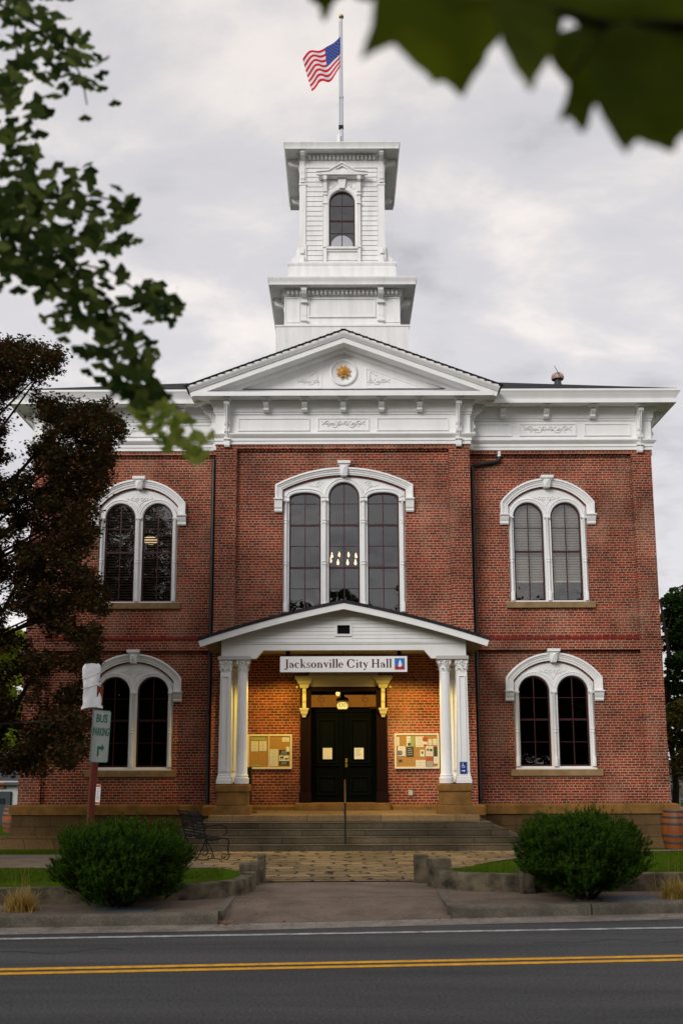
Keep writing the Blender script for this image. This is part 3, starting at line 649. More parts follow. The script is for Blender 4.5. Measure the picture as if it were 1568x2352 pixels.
sp_ = [(0, 11.70), (.10, 11.70), (.14, 11.73), (.14, 11.79), (.19, 11.82), (.24, 11.87), (.25, 11.93), (.20, 11.96), (.32, 11.975), (.36, 12.035), (0, 12.035)]
for x in (-2.15, -1.072, .012, 1.085, 2.15): m.prism([[(YCP - .09 - a, z) for a, z in sp_]], x - .075, x + .075, 'X'); m.box(x - .125, x + .125, YCP - .48, YCP - .09, 12.0, 12.037)
for x in (4.584, 5.817, 7.149):
    for s_ in (-1, 1): m.prism([[(YWP - .09 - a, z) for a, z in sp_]], s_ * x - .075, s_ * x + .075, 'X'); m.box(s_ * x - .125, s_ * x + .125, YWP - .48, YWP - .09, 12.0, 12.037)
m.build('small_cornice_bracket', 'white', HALL, smooth=25)

# --- pediment
m = MB(); yT = YCP - .03
m.prism([[(-4.1, 12.12), (4.1, 12.12), (0.03, 13.72)]], yT, yT + .3); tymp = m.build('pediment', 'white', HALL, smooth=0)
rk = [(-4.30, 12.255), (.03, 13.885), (4.36, 12.255)]
m = MB(); yo = YCP
pr = [(0, -.70), (.03, -.71), (.06, -.705), (.10, -.68), (.13, -.645), (.155, -.63), (.165, -.61), (.165, -.595), (.30, -.595), (.30, -.56), (.275, -.56), (.275, -.17), (.34, -.14), (.37, -.09), (.39, -.05), (.39, .02), (0, .02)]
m.sweep(rk, pr, 'XZ', origin=yo); m.build('raking_cornice', 'white', HALL, smooth=30)
m = MB()                                                       # inner triangle moulding, roundel, side panels
m.sweep([(-3.0, 12.36), (.03, 13.505), (3.06, 12.36)], [(0, -.02), (0, .0), (.03, .0), (.03, -.02)], 'XZ', origin=yT)
m.lathe([(.38, 0), (.40, .03), (.385, .06), (.35, .07), (.325, .045), (.31, .02), (.30, .012), (.01, .012)], 0, 0, 0, 40, Matrix.Translation((.02, yT, 12.90)) @ Matrix.Rotation(R(90), 4, 'X'))
for s_ in (-1, 1):
    a = [(.03 + s_ * .62, 12.42), (.03 + s_ * 2.35, 12.42), (.03 + s_ * .62, 13.06)]
    m.prism([a, [(.03 + s_ * .66, 12.455), (.03 + s_ * 2.16, 12.455), (.03 + s_ * .66, 13.01)]], yT - .018, yT + .001)
m.build('pediment_moulding', 'white', HALL, smooth=40)
m = MB()
for s_ in (-1, 1):
    scroll(m, .03 + s_ * .68, 12.62, .62, .16, yT - .01, s_, .012)
    m.tube([(.03 + s_ * .72, yT - .01, 12.52), (.03 + s_ * .74, yT - .01, 12.8), (.03 + s_ * .76, yT - .01, 12.93), (.03 + s_ * .95, yT - .01, 12.8)], .012, 5)
m.build('pediment_carving', 'relief', HALL, smooth=60)
star = []
for i in range(16):
    a = math.pi / 8 * i + math.pi / 8; r = .215 if i % 2 == 0 else .125; star.append((.02 + r * math.sin(a), 12.90 + r * math.cos(a)))
m = MB(); m.prism([star], yT - .10, yT - .06)
m.lathe([(.10, 0), (.105, .02), (.09, .035), (.075, .03), (.07, .045), (.045, .055), (.03, .075), (.012, .085)], 0, 0, 0, 24, Matrix.Translation((.02, yT - .10, 12.90)) @ Matrix.Rotation(R(90), 4, 'X'))
m.build('sun_emblem', 'gold', HALL, smooth=30)
# --- roofs
m = MB()
m.sweep([(-4.36, 12.264), (.03, 13.912), (4.42, 12.264)], [(0, -.74), (0, 3.4), (.020, 3.4), (.020, -.74)], 'XZ', origin=yo)
for i in range(23):                                           # butts of the shingles along the verge
    t = i / 22.0
    for s_ in (-1, 1):
        x = .03 + s_ * 4.35 * t; z = 13.918 - 1.65 * t; m.cbox(x, yo - .72, z - .022, .15, .06, .014)
e0, k = 12.40, .44; A = 9.45; y0 = 26.80; yb = 45.6; rd = 7.6
# hipped main roof
hy0, hy1 = y0 + rd, yb - rd
m.add([(-A, y0, e0), (A, y0, e0), (A, yb, e0), (-A, yb, e0), (-A + rd, hy0, e0 + k * rd), (A - rd, hy0, e0 + k * rd), (A - rd, hy1, e0 + k * rd), (-A + rd, hy1, e0 + k * rd)],
      [(0, 1, 5, 4), (1, 2, 6, 5), (2, 3, 7, 6), (3, 0, 4, 7), (4, 5, 6, 7), (3, 2, 1, 0)])
m.build('shingle_roof', 'shingle', HALL, smooth=0)
vt = MB(); vx, vy, vz = 6.70, 29.5, 13.35
vt.lathe([(.17, 0), (.17, .08), (.12, .22), (.10, .36)], vx, vy, vz, 14); v0 = vt.build('roof_vent', mat('dark vent base', (.05, .05, .055), .5), HALL)
vt = MB(); vt.lathe([(.05, 0), (.185, .03), (.20, .10), (.17, .19), (.09, .25), (.02, .265)], vx, vy, vz + .36, 14); vt.build('vent_cap', 'rust', v0)
vt = MB(); vt.tube([(vx + .05, vy - .18, vz + .38), (vx, vy - .2, vz + .5), (vx - .12, vy - .16, vz + .78)], .010, 5); vt.build('vent_wire', 'iron', v0)

# --- windows
def glazing(root, loopf, y, bars_v, bars_h, thick=(), w=.045, clear=False):
    """root > sash (> pane, glazing bars). loopf(inset) gives the opening outline"""
    m = MB(); m.prism([loopf(0), loopf(w)], y, y + .05)
    sash = m.build('sash', 'sash', root, smooth=0)
    x0 = min(p[0] for p in loopf(0)); x1 = max(p[0] for p in loopf(0)); zt = max(p[1] for p in loopf(0)); z0 = min(p[1] for p in loopf(0))
    m = MB()
    for bx in bars_v: m.box(bx - .014, bx + .014, y + .012, y + .042, z0 + w, zt - w * .8)
    for bz in bars_h: m.box(x0 + w * .9, x1 - w * .9, y + .013, y + .041, bz - .009, bz + .009)
    for bz in thick: m.box(x0 + w * .9, x1 - w * .9, y + .003, y + .049, bz - .028, bz + .028)
    m.build('glazing_bars', 'sash', sash, smooth=0)
    m = MB(); m.prism([loopf(w * .5)], y + .026, y + .030); m.build('pane', 'glass_clear' if clear else 'glass', sash, smooth=0)
    return sash
def colonnette(m, x, y, z0, z1, rings, r=.045, half=0):
    prof = [(r * 1.75, z0), (r * 1.75, z0 + .22), (r * 1.3, z0 + .26), (r, z0 + .30)]
    for rz in rings:
        prof += [(r, rz - .06), (r * 1.45, rz - .05), (r * 1.45, rz - .03), (r * 1.1, rz - .015), (r * 1.1, rz + .015), (r * 1.5, rz + .03), (r * 1.5, rz + .05), (r, rz + .06)]
    prof += [(r, z1 - .06), (r * 1.8, z1 - .02), (r * 1.9, z1)]
    m.lathe(prof, x, y, 0, 12)
def hood(root, cx, cz, Ro, xo, zleg, y, wd, keytop, keyw=.125, brk=.29):
    a0 = math.acos(xo / Ro); path = [(cx - xo, zleg), (cx - xo, cz + math.sqrt(Ro ** 2 - xo ** 2))]
    n = 28
    for i in range(1, n): a = (math.pi - a0) - (math.pi - 2 * a0) * i / n; path.append((cx + Ro * math.cos(a), cz + Ro * math.sin(a)))
    path += [(cx + xo, cz + math.sqrt(Ro ** 2 - xo ** 2)), (cx + xo, zleg)]
    pr = [(0, .01), (0, -.12), (.05, -.125), (.06, -.095), (.10, -.085), (.115, -.065), (.16, -.06), (.17, -.04), (wd, -.035), (wd, .01)]
    m = MB(); m.sweep(path, pr, 'XZ', origin=y); h_ = m.build('window_hood', 'white', root, smooth=30)
    m = MB()
    for s_ in (-1, 1):
        xc = cx + s_ * (xo - wd / 2 + .01); hw = wd / 2 + .01
        m.prism([[(y - .16, zleg), (y + .01, zleg), (y + .01, zleg - brk), (y - .06, zleg - brk), (y - .09, zleg - brk + .04), (y - .08, zleg - brk + .09), (y - .11, zleg - brk + .13), (y - .13, zleg - .08), (y - .14, zleg - .05), (y - .16, zleg - .04)]], xc - hw, xc + hw, 'X')
        m.box(xc - hw - .02, xc + hw + .02, y - .18, y + .01, zleg - .03, zleg + .005)
    m.build('hood_bracket', 'white', h_, smooth=25)
    m = MB(); zt = keytop; zb_ = cz + Ro - wd - .05; hw = keyw
    v = [(cx - hw * .62, y - .15, zb_), (cx + hw * .62, y - .15, zb_), (cx + hw, y - .15, zt - .08), (cx - hw, y - .15, zt - .08), (cx, y - .21, (zb_ + zt) / 2),
         (cx - hw * .62, y + .01, zb_), (cx + hw * .62, y + .01, zb_), (cx + hw, y + .01, zt - .08), (cx - hw, y + .01, zt - .08)]
    m.add(v, [(0, 1, 4), (1, 2, 4), (2, 3, 4), (3, 0, 4), (0, 5, 6, 1), (1, 6, 7, 2), (2, 7, 8, 3), (3, 8, 5, 0), (5, 8, 7, 6)])
    m.box(cx - hw - .05, cx + hw + .05, y - .22, y + .01, zt - .08, zt); m.box(cx - hw - .02, cx + hw + .02, y - .18, y + .009, zt - .12, zt - .08)
    m.build('keystone', 'white', h_, smooth=0)
def inset_arch(cx, hw, z0, zs):
    return lambda i: arch(cx, hw - i, z0 + i, zs, hw - i)
def blind(root, cx, hw, z0, z1, y, m_, step=.075, tilt=-52):
    m = MB(); z = z1
    while z > z0:
        mm_ = Matrix.Translation((cx, y, z)) @ Matrix.Rotation(R(tilt), 4, 'X'); m.obox(mm_, 2 * hw, .062, .0025); z -= step
    m.box(cx - hw, cx + hw, y - .02, y + .02, z0 - .03, z0 - .005)
    m.build('venetian_blind', m_, root, smooth=0)
def wing_window(cx, lower, blinds=None):
    d = -5.0 if lower else 0.0; zs = 8.872 + d + (.034 if lower else 0); zb_ = 1.855 if lower else 6.445
    f0 = 1.765 if lower else 6.40
    root = MB(); y = YW + .06
    outer = segarch(cx, 1.112, f0 + .003, 8.34 + d, 1.407)
    root.prism([outer, arch(cx - .533, .43, zb_, zs), arch(cx + .533, .43, zb_, zs)], y, y + .12)
    win = root.build('window', 'white', HALL, smooth=0)
    m = MB()
    for s_ in (-1, 1):                                        # archivolts round each light
        pth = [(cx + s_ * .533 - .455, zs - .02)] + [(cx + s_ * .533 + .455 * math.cos(math.pi - math.pi * i / 20), zs + .455 * math.sin(math.pi - math.pi * i / 20)) for i in range(21)] + [(cx + s_ * .533 + .455, zs - .02)]
        m.sweep(pth, [(.02, .0), (.015, -.02), (-.02, -.03), (-.05, -.02), (-.06, -.045), (-.085, -.04), (-.09, .0)], 'XZ', origin=y)
    m.box(cx - 1.11, cx + 1.11, y - .045, y, f0 + .004, f0 + .05)
    m.build('archivolt', 'white', win, smooth=30)
    m = MB(); mid = (zs + zb_) / 2 - .05
    for xx in (cx, cx - 1.04, cx + 1.04): colonnette(m, xx, y - .035, zb_ - .0, zs - .02, [mid], .036); m.box(xx - .075, xx + .075, y - .09, y, zs - .045, zs - .0)
    for xx in (cx - .045, cx + .045): m.tube([(xx, y - .01, zb_ + .25), (xx, y - .01, zs - .08)], .014, 6)
    m.build('colonnette', 'white', win, smooth=40)
    m = MB(); zc = zs + .49
    for s_ in (-1, 1):
        def T(p): return [(cx + s_ * q[0], y - .006, zc + q[1]) for q in p]
        m.tube(T([(0, -.17), (.03, -.08), (.12, .0), (.2, .03), (.3, .06), (.38, .1)]), .010, 5); m.tube(T(spiral(.19, .05, .075, 3.6, -1.1)), .010, 5)
        m.tube(T(spiral(.06, .06, .06, -1.6, 1.1)), .010, 5); m.tube(T([(.3, .07), (.36, .03), (.40, .06)]), .010, 5)
        m.tube(T([(0, -.26), (.12, -.1), (.28, .0), (.46, .06)]), .006, 5)
    m.build('spandrel_carving', 'relief', win, smooth=60)
    m = MB(); m.box(cx - 1.25, cx + 1.25, YW - .09, YW + .12, f0 - .17, f0); m.build('sill', 'sill', win, smooth=0, bevel=.01)
    hood(win, cx, 8.34 + d, 1.63, 1.335, 8.917 + d, YW, .22, 10.04 + d + (.03 if lower else 0))
    h = (zs + .43 - zb_)
    for s_ in (-1, 1):
        xx = cx + s_ * .533
        if lower: bars, th = [3.733, 2.516], [3.13]
        else: bars, th = [8.57, 7.17] if cx < 0 else [8.57], [7.88]
        sh = glazing(win, inset_arch(xx, .43, zb_, zs), y + .07, [xx], bars, th)
        if blinds: blind(sh, xx, .41, blinds[0], min(zs + .35, 9.25), y + .22, blinds[1], tilt=-52 if cx > 0 else -24)
    return win
wing_window(WINX, False, (7.04, 'blind'))
wing_window(WINX, True, None)
wing_window(-WINX, False, (6.5, 'blind2'))
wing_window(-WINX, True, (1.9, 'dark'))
# the great three-light window over the porch
def center_window():
    cx = .03; y = YC + .06
    def side(xc):
        hw = .44
        def f(i): return segarch(xc, hw - i, 6.03 + i, 9.445 - i - .72, .72, 12) if False else [(xc - hw + i, 6.03 + i), (xc + hw - i, 6.03 + i)] + [(xc + (hw - i) * math.cos(math.pi * j / 12), 9.295 - i * .9 + .15 * math.sin(math.pi * j / 12)) for j in range(13)]
        return f
    midf = inset_arch(cx, .43, 6.03, 9.315)
    m = MB(); m.prism([segarch(cx, 1.697, 5.89, 6.19, 3.737), midf(0), side(cx - 1.09)(0), side(cx + 1.09)(0)], y, y + .12)
    win = m.build('window', 'white', HALL, smooth=0)
    m = MB()
    pth = [(cx - .455, 9.3)] + [(cx + .455 * math.cos(math.pi - math.pi * i / 20), 9.315 + .455 * math.sin(math.pi - math.pi * i / 20)) for i in range(21)] + [(cx + .455, 9.3)]
    pf = [(.02, .0), (.015, -.02), (-.02, -.03), (-.05, -.02), (-.07, -.045), (-.10, -.04), (-.105, .0)]
    m.sweep(pth, pf, 'XZ', origin=y)
    for s_ in (-1, 1):
        xc = cx + s_ * 1.09; pth = [(xc + .46 * math.cos(math.pi - math.pi * i / 14), 9.30 + .17 * math.sin(math.pi * i / 14)) for i in range(15)]
        m.sweep(pth, pf, 'XZ', origin=y)
    m.build('archivolt', 'white', win, smooth=30)
    m = MB()
    for xx, r in ((cx - .54, .05), (cx + .54, .05), (cx - 1.62, .038), (cx + 1.62, .038)):
        colonnette(m, xx, y - .04, 6.05, 9.2, [7.42, 8.6], r); m.box(xx - .09, xx + .09, y - .1, y, 9.17, 9.21)
    m.build('colonnette', 'white', win, smooth=40)
    m = MB()
    for s_ in (-1, 1):
        def T(p): return [(cx + s_ * q[0], y - .006, q[1]) for q in p]
        m.tube(T([(.62, 9.50), (.72, 9.60), (.85, 9.62), (.98, 9.66)]), .010, 5); m.tube(T(spiral(.73, 9.66, .07, 3.6, -1.2)), .010, 5); m.tube(T([(.58, 9.72), (.66, 9.76), (.75, 9.75)]), .010, 5)
    m.build('spandrel_carving', 'relief', win, smooth=60)
    m = MB(); m.box(cx - 1.95, cx + 1.95, YC - .09, YC + .12, 5.72, 5.885); m.build('sill', 'sill', win, smooth=0, bevel=.01)
    hood(win, cx, 6.19, 3.94, 1.92, 9.23, YC, .20, 10.30, .13, .38)
    for f, xc in ((midf, cx), (side(cx - 1.09), cx - 1.09), (side(cx + 1.09), cx + 1.09)):
        glazing(win, f, y + .07, [xc], [9.137, 7.922, 6.72], [8.52, 7.31], .04)
center_window()

# --- downspouts
def downspout(pts, label_mat, name='downspout', r=.055):
    m = MB(); m.tube(pts, r, 10)
    return m
m = MB(); xr = 3.70; yp = YW - .085
m.tube([(4.48, yp, 10.62), (4.47, yp, 10.52), (4.38, yp, 10.46), (4.0, yp, 10.40), (3.76, yp, 10.36), (3.70, yp, 10.25), (3.69, yp, 9.8), (3.69, yp, .95), (3.69, yp - .12, .78), (3.69, yp - .14, -.1)], .055, 10)
for z in (10.2, 7.6, 4.9, 3.3, .9): m.lathe([(.066, 0), (.066, .09)], 3.69, yp, z, 10)
ds = m.build('downspout', 'green_pipe', HALL)
m = MB(); m.tube([(4.48, yp, 12.04), (4.48, yp, 10.62)], .055, 10); m.lathe([(.066, 0), (.066, .06)], 4.48, yp, 11.05, 10); m.build('white_pipe_section', 'white', ds)
m = MB(); m.tube([(-3.69, yp, 10.55), (-3.69, yp, .95), (-3.69, yp - .12, .78), (-3.69, yp - .14, -.1)], .055, 10)
for z in (10.2, 7.6, 4.9, 3.3, .9): m.lathe([(.066, 0), (.066, .09)], -3.69, yp, z, 10)
m.build('downspout', 'green_pipe', HALL)

# --- tower
TC = 29.88
def sq(hx, yf): return [(-hx, 2 * TC - yf), (-hx, yf), (hx, yf), (hx, 2 * TC - yf)]
m = MB(); m.box(-1.98, 1.98, 27.9, 2 * TC - 27.9, 12.6, 14.78); m.box(-2.0, 2.0, 27.88, 2 * TC - 27.88, 14.78, 14.83)
m.box(-1.745, 1.745, 28.15, 2 * TC - 28.15, 14.83, 16.05)
tb = m.build('tower_base', 'whiteold', HALL, smooth=0)
m = MB()
lp = [(-.3, 15.86), (.03, 15.86), (.03, 15.90), (.05, 15.91), (.05, 15.97), (.09, 16.02), (.12, 16.06), (.42, 16.06), (.42, 16.03), (.44, 16.03), (.44, 16.12), (.455, 16.15), (.475, 16.20), (.49, 16.235), (.49, 16.26), (-.3, 16.33)]
m.sweep(list(sq(1.745, 28.15)), lp, 'XY', closed=True)
for s_ in range(-13, 14):
    if abs(abs(s_ * .125) - 1.12) > .1: m.box(s_ * .125 - .036, s_ * .125 + .036, 28.15 - .16, 28.15 - .03, 15.89, 16.0)
for s_ in (-1, 1):
    for i in range(24): yy = 28.25 + i * .14; m.box(min(s_ * 1.775, s_ * 1.845), max(s_ * 1.775, s_ * 1.845), yy - .035, yy + .035, 15.905, 15.99)
m.build('lower_tower_cornice', 'whiteold', tb, smooth=30)
m = MB(); frame_xz(m, -1.02, 1.0, 15.20, 15.80, .03, 28.12, 28.151); m.box(-1.02, 1.0, 28.10, 28.15, 15.18, 15.20)
for x0, x1 in ((-1.73, -1.28), (1.26, 1.73)): frame_xz(m, x0, x1, 15.02, 15.82, .025, 28.125, 28.151)
m.box(-1.74, 1.74, 28.11, 28.15, 14.84, 14.96)
m.build('tower_panel', 'whiteold', tb, smooth=0)
def tbracket(m, x, yf, z0, z1, out, w, axis='Y', s_=1):
    h = z1 - z0
    pr = [(0, 0), (.08, 0), (.11, .03), (.11, .1), (.07, .13), (.07, .28), (.1, .32), (.07, .36), (.07, .55), (.12, .66), (.2, .74), (.75, .80), (.95, .88), (.95, .96), (1.0, 1.0), (0, 1)]
    pr = [(a if a > .2 else a * .5 / max(out, .3) if False else a, b) for a, b in pr]
    if axis == 'Y': m.prism([[(yf - a * out, z0 + b * h) for a, b in pr]], x - w / 2, x + w / 2, 'X')
    else: m.prism([[(s_ * (x + a * out), z0 + b * h) for a, b in pr]], yf - w / 2, yf + w / 2, 'Y')
m = MB()
for x in (-1.15, 1.15): tbracket(m, x, 28.15, 14.90, 16.06, .36, .16); m.box(x - .12, x + .12, 27.78, 28.15, 16.02, 16.064); m.box(x - .1, x + .1, 28.02, 28.15, 15.62, 15.68); m.box(x - .1, x + .1, 28.03, 28.15, 15.04, 15.09)
for s_ in (-1, 1):
    for yy in (28.75, 31.0): tbracket(m, 1.745, yy, 14.90, 16.06, .36, .16, 'X', s_)
m.build('tower_bracket', 'whiteold', tb, smooth=25)
m = MB(); m.sweep(list(sq(1.62, 28.27)), [(-1.2, 16.32), (.09, 16.32), (.09, 16.40), (.02, 16.42), (.02, 16.86), (-.0, 16.90), (.04, 16.98), (.04, 17.04), (-1.2, 17.07)], 'XY', closed=True)
m.build('tower_step', 'whiteold', tb, smooth=0)
# belfry shaft: four walls with tall arched windows, weatherboarded
HS = 1.305; YS = 28.6; zt0, zt1 = 17.05, 20.85
wo_ = arch(0, .40, 17.70, 19.19, .40)
m = MB()
m.prism([[(-HS, zt0), (HS, zt0), (HS, zt1), (-HS, zt1)], wo_], YS, YS + .12)
yr = 2 * TC - YS
m.prism([[(-HS, zt0), (HS, zt0), (HS, zt1), (-HS, zt1)], wo_], yr - .12, yr)
wo2 = [(TC + p[0], p[1]) for p in wo_]
for s_ in (-1, 1):
    a = [(YS + .12, zt0), (yr - .12, zt0), (yr - .12, zt1), (YS + .12, zt1)]
    m.prism([a, wo2], min(s_ * HS, s_ * (HS - .12)), max(s_ * HS, s_ * (HS - .12)), 'X')
m.box(-HS + .13, HS - .13, YS + .13, yr - .13, 20.3, 20.4)
sh_ = m.build('tower_shaft', 'whiteold', HALL, smooth=0)
m = MB(); z = 17.10
while z < 20.38:                                              # weatherboards, each with a shadow line
    z1_ = z + .155
    for (a, b_) in ((-1.10, -.60), (.60, 1.10)) if z1_ > 17.55 else ((-1.10, -.60), (-.56, .56), (.60, 1.10)):
        m.prism([[(YS - .004, z + .008), (YS - .024, z + .008), (YS - .012, z1_), (YS - .004, z1_)]], a, b_, 'X')
    if z > 19.95: m.prism([[(YS - .004, z + .008), (YS - .024, z + .008), (YS - .012, z1_), (YS - .004, z1_)]], -.60, .60, 'X')
    for s_ in (-1, 1): m.box(min(s_ * HS, s_ * (HS + .015)), max(s_ * HS, s_ * (HS + .015)), YS + .22, yr - .22, z + .008, z1_)
    z += .165
m.build('weatherboard', 'whiteold', sh_, smooth=0)
m = MB()
for s_ in (-1, 1):                                            # corner pilasters
    a, b_ = s_ * 1.12, s_ * 1.325
    m.box(min(a, b_), max(a, b_), YS - .05, YS + .20, 17.06, 20.42); m.box(min(s_ * 1.10, s_ * 1.345), max(s_ * 1.10, s_ * 1.345), YS - .075, YS + .21, 17.06, 17.7)
    m.box(min(s_ * 1.10, s_ * 1.345), max(s_ * 1.10, s_ * 1.345), YS - .075, YS + .21, 17.70, 17.76); m.box(min(s_ * 1.10, s_ * 1.345), max(s_ * 1.10, s_ * 1.345), YS - .07, YS + .21, 19.78, 19.83)
    m.box(min(a, b_), max(a, b_), yr - .2, yr + .05, 17.06, 20.42)
    for zz in (17.16, 19.86, 19.98): m.box(s_ * 1.225 - .06, s_ * 1.225 + .06, YS - .10, YS, zz, zz + .06)
m.box(-1.33, 1.33, YS - .045, YS, 20.38, 20.62)
m.build('corner_pilaster', 'whiteold', sh_, smooth=0)
m = MB()
for s_ in (-1, 1):
    x = s_ * 1.225
    tbracket(m, x, YS - .05, 19.95, 20.80, .36, .13); m.box(x - .10, x + .10, YS - .45, YS, 20.76, 20.80)
    for zz, hh, oo in ((17.08, .34, .12), (17.45, .22, .08)): m.prism([[(YS - .06, zz), (YS - .06 - oo, zz), (YS - .06 - oo * .8, zz + hh * .6), (YS - .08, zz + hh)]], x - .055, x + .055, 'X')
    for yy in (28.82, 30.94): tbracket(m, 1.305, yy, 19.72, 20.80, .40, .13, 'X', s_)
    # scroll consoles standing on the step beside the shaft
    c_ = [(1.33, 17.06), (1.62, 17.06), (1.63, 17.12), (1.58, 17.20), (1.56, 17.34), (1.48, 17.42), (1.42, 17.50), (1.41, 17.62), (1.38, 17.72), (1.33, 17.76)]
    for yy in (28.70, 31.0): m.prism([[(s_ * a, b_) for a, b_ in c_]], yy - .05, yy + .05, 'Y')
m.build('tower_console', 'whiteold', sh_, smooth=25)
m = MB()
tp = [(-.6, 20.58), (.02, 20.58), (.02, 20.62), (.05, 20.65), (.05, 20.74), (.09, 20.78), (.12, 20.80), (.44, 20.80), (.44, 20.76), (.46, 20.76), (.46, 20.84), (.475, 20.87), (.49, 20.92), (.505, 20.945), (.505, 20.97), (-.6, 21.06)]
m.sweep(list(sq(HS, YS)), tp, 'XY', closed=True)
for i in range(-8, 9):
    m.box(i * .125 - .034, i * .125 + .034, YS - .16, YS - .04, 20.64, 20.75)
for s_ in (-1, 1):
    for i in range(18): yy = 28.7 + i * .14; m.box(min(s_ * 1.34, s_ * 1.42), max(s_ * 1.34, s_ * 1.42), yy - .03, yy + .03, 20.66, 20.745)
m.box(-1.25, 1.25, YS + .05, yr - .05, 21.0, 21.04)
m.build('upper_tower_cornice', 'whiteold', sh_, smooth=30)
def tower_window(rear=False, frame=True):
    y = YS if not rear else yr - .08
    m = MB()
    m.prism([[(-.575, 17.56), (.575, 17.56), (.575, 19.95), (-.575, 19.95)], arch(0, .40, 17.70, 19.19, .40)], y - .05 if not rear else yr, y + .02 if not rear else yr + .05)
    wn = m.build('tower_window', 'whiteold', HALL, smooth=0)
    glazing(wn, inset_arch(0, .40, 17.70, 19.19), y + .03, [0], [19.12, 18.20] if not rear else [18.9, 18.2, 17.95], [18.62], .035, rear)
    if not rear:
        m = MB()
        pth = [(.44 * math.cos(math.pi - math.pi * i / 20), 19.19 + .44 * math.sin(math.pi * i / 20)) for i in range(21)]
        m.sweep([(-.44, 17.72)] + pth + [(.44, 17.72)], [(.02, 0), (.02, -.03), (-.05, -.045), (-.07, 0)], 'XZ', origin=YS - .05)
        for s_ in (-1, 1):
            x = s_ * .525
            m.box(x - .05, x + .05, YS - .085, YS - .05, 17.16, 19.95); 
            for zz in (17.66, 19.12, 19.42): m.box(x - .065, x + .065, YS - .12, YS - .05, zz, zz + .06)
            m.prism([[(YS - .08, 19.50), (YS - .14, 19.52), (YS - .15, 19.62), (YS - .17, 19.80), (YS - .26, 19.86), (YS - .28, 19.97), (YS - .08, 19.97)]], x - .055, x + .055, 'X')
        m.box(-.5, .5, YS - .11, YS - .05, 17.62, 17.68)
        m.build('window_casing', 'whiteold', wn, smooth=25)
        m = MB()
        fr = [(.80, 19.99), (.80, 20.10), (.74, 20.13), (.42, 20.13), (0, 20.395), (-.42, 20.13), (-.74, 20.13), (-.80, 20.10), (-.80, 19.99)]
        m.prism([fr, [(-.22, 20.15), (.22, 20.15), (0, 20.285)]], YS - .30, YS - .24); m.prism([[(.72, 19.97), (.72, 20.09), (.40, 20.10), (0, 20.35), (-.40, 20.10), (-.72, 20.09), (-.72, 19.97)]], YS - .24, YS - .03)
        m.sweep([(-.80, 20.10), (-.42, 20.135), (0, 20.40), (.42, 20.135), (.80, 20.10)], [(0, -.34), (.035, -.34), (.05, -.30), (0, -.30)], 'XZ', origin=YS)
        m.prism([[(-.08, 19.63), (.08, 19.63), (.13, 19.95), (-.13, 19.95)]], YS - .14, YS - .05)
        m.build('window_pediment', 'whiteold', wn, smooth=0)
        m = MB()
        for s_ in (-1, 1):
            m.tube([(s_ * (.27 + q[0]), YS - .056, 19.76 + q[1]) for q in spiral(0, 0, .07, 1, 1.2)], .010, 5); m.tube([(s_ * .16, YS - .056, 19.84), (s_ * .25, YS - .056, 19.70), (s_ * .4, YS - .056, 19.62), (s_ * .43, YS - .056, 19.72)], .010, 5)
        m.build('spandrel_carving', 'relief', wn, smooth=60)
tower_window(); tower_window(True)
m = MB(); m.ball((-.40, 29.6, 19.55), .09, 10); m.tube([(-.40, 29.6, 19.64), (-.40, 29.6, 20.3)], .012, 6); tag(m.build('globe_lamp', 'cloth_lamp'), 'small white globe lamp hanging inside the tower window', 'lamp')
# --- flagpole and flag
fp = thing('flagpole', 'tall pale grey flagpole with brass ball standing on the white tower roof', 'flagpole', (0, TC, 21.0))
m = MB(); m.tube([(0, TC, 21.0), (0, TC, 23.8)], .058, 12, .052); m.tube([(0, TC, 23.8), (0, TC, 26.72)], .046, 12, .038); m.lathe([(.065, 0), (.065, .07)], 0, TC, 23.75, 12); m.lathe([(.12, 0), (.12, .25), (.07, .4)], 0, TC, 21.0, 12)
m.build('pole', 'pole', fp)
m = MB(); m.ball((0, TC, 26.80), .085, 12, .85); m.build('ball_finial', 'brass', fp)
m = MB(); m.box(-.16, -.05, TC - .12, TC + .0, 22.0, 22.36); m.build('control_box', 'signwhite', fp, smooth=0)
m = MB(); m.box(-.10, .06, TC - .09, TC + .02, 22.62, 22.72); m.tube([(-.07, TC - .07, 22.6), (-.065, TC - .06, 26.6)], .008, 5); m.build('cleat', 'iron', fp, smooth=0)
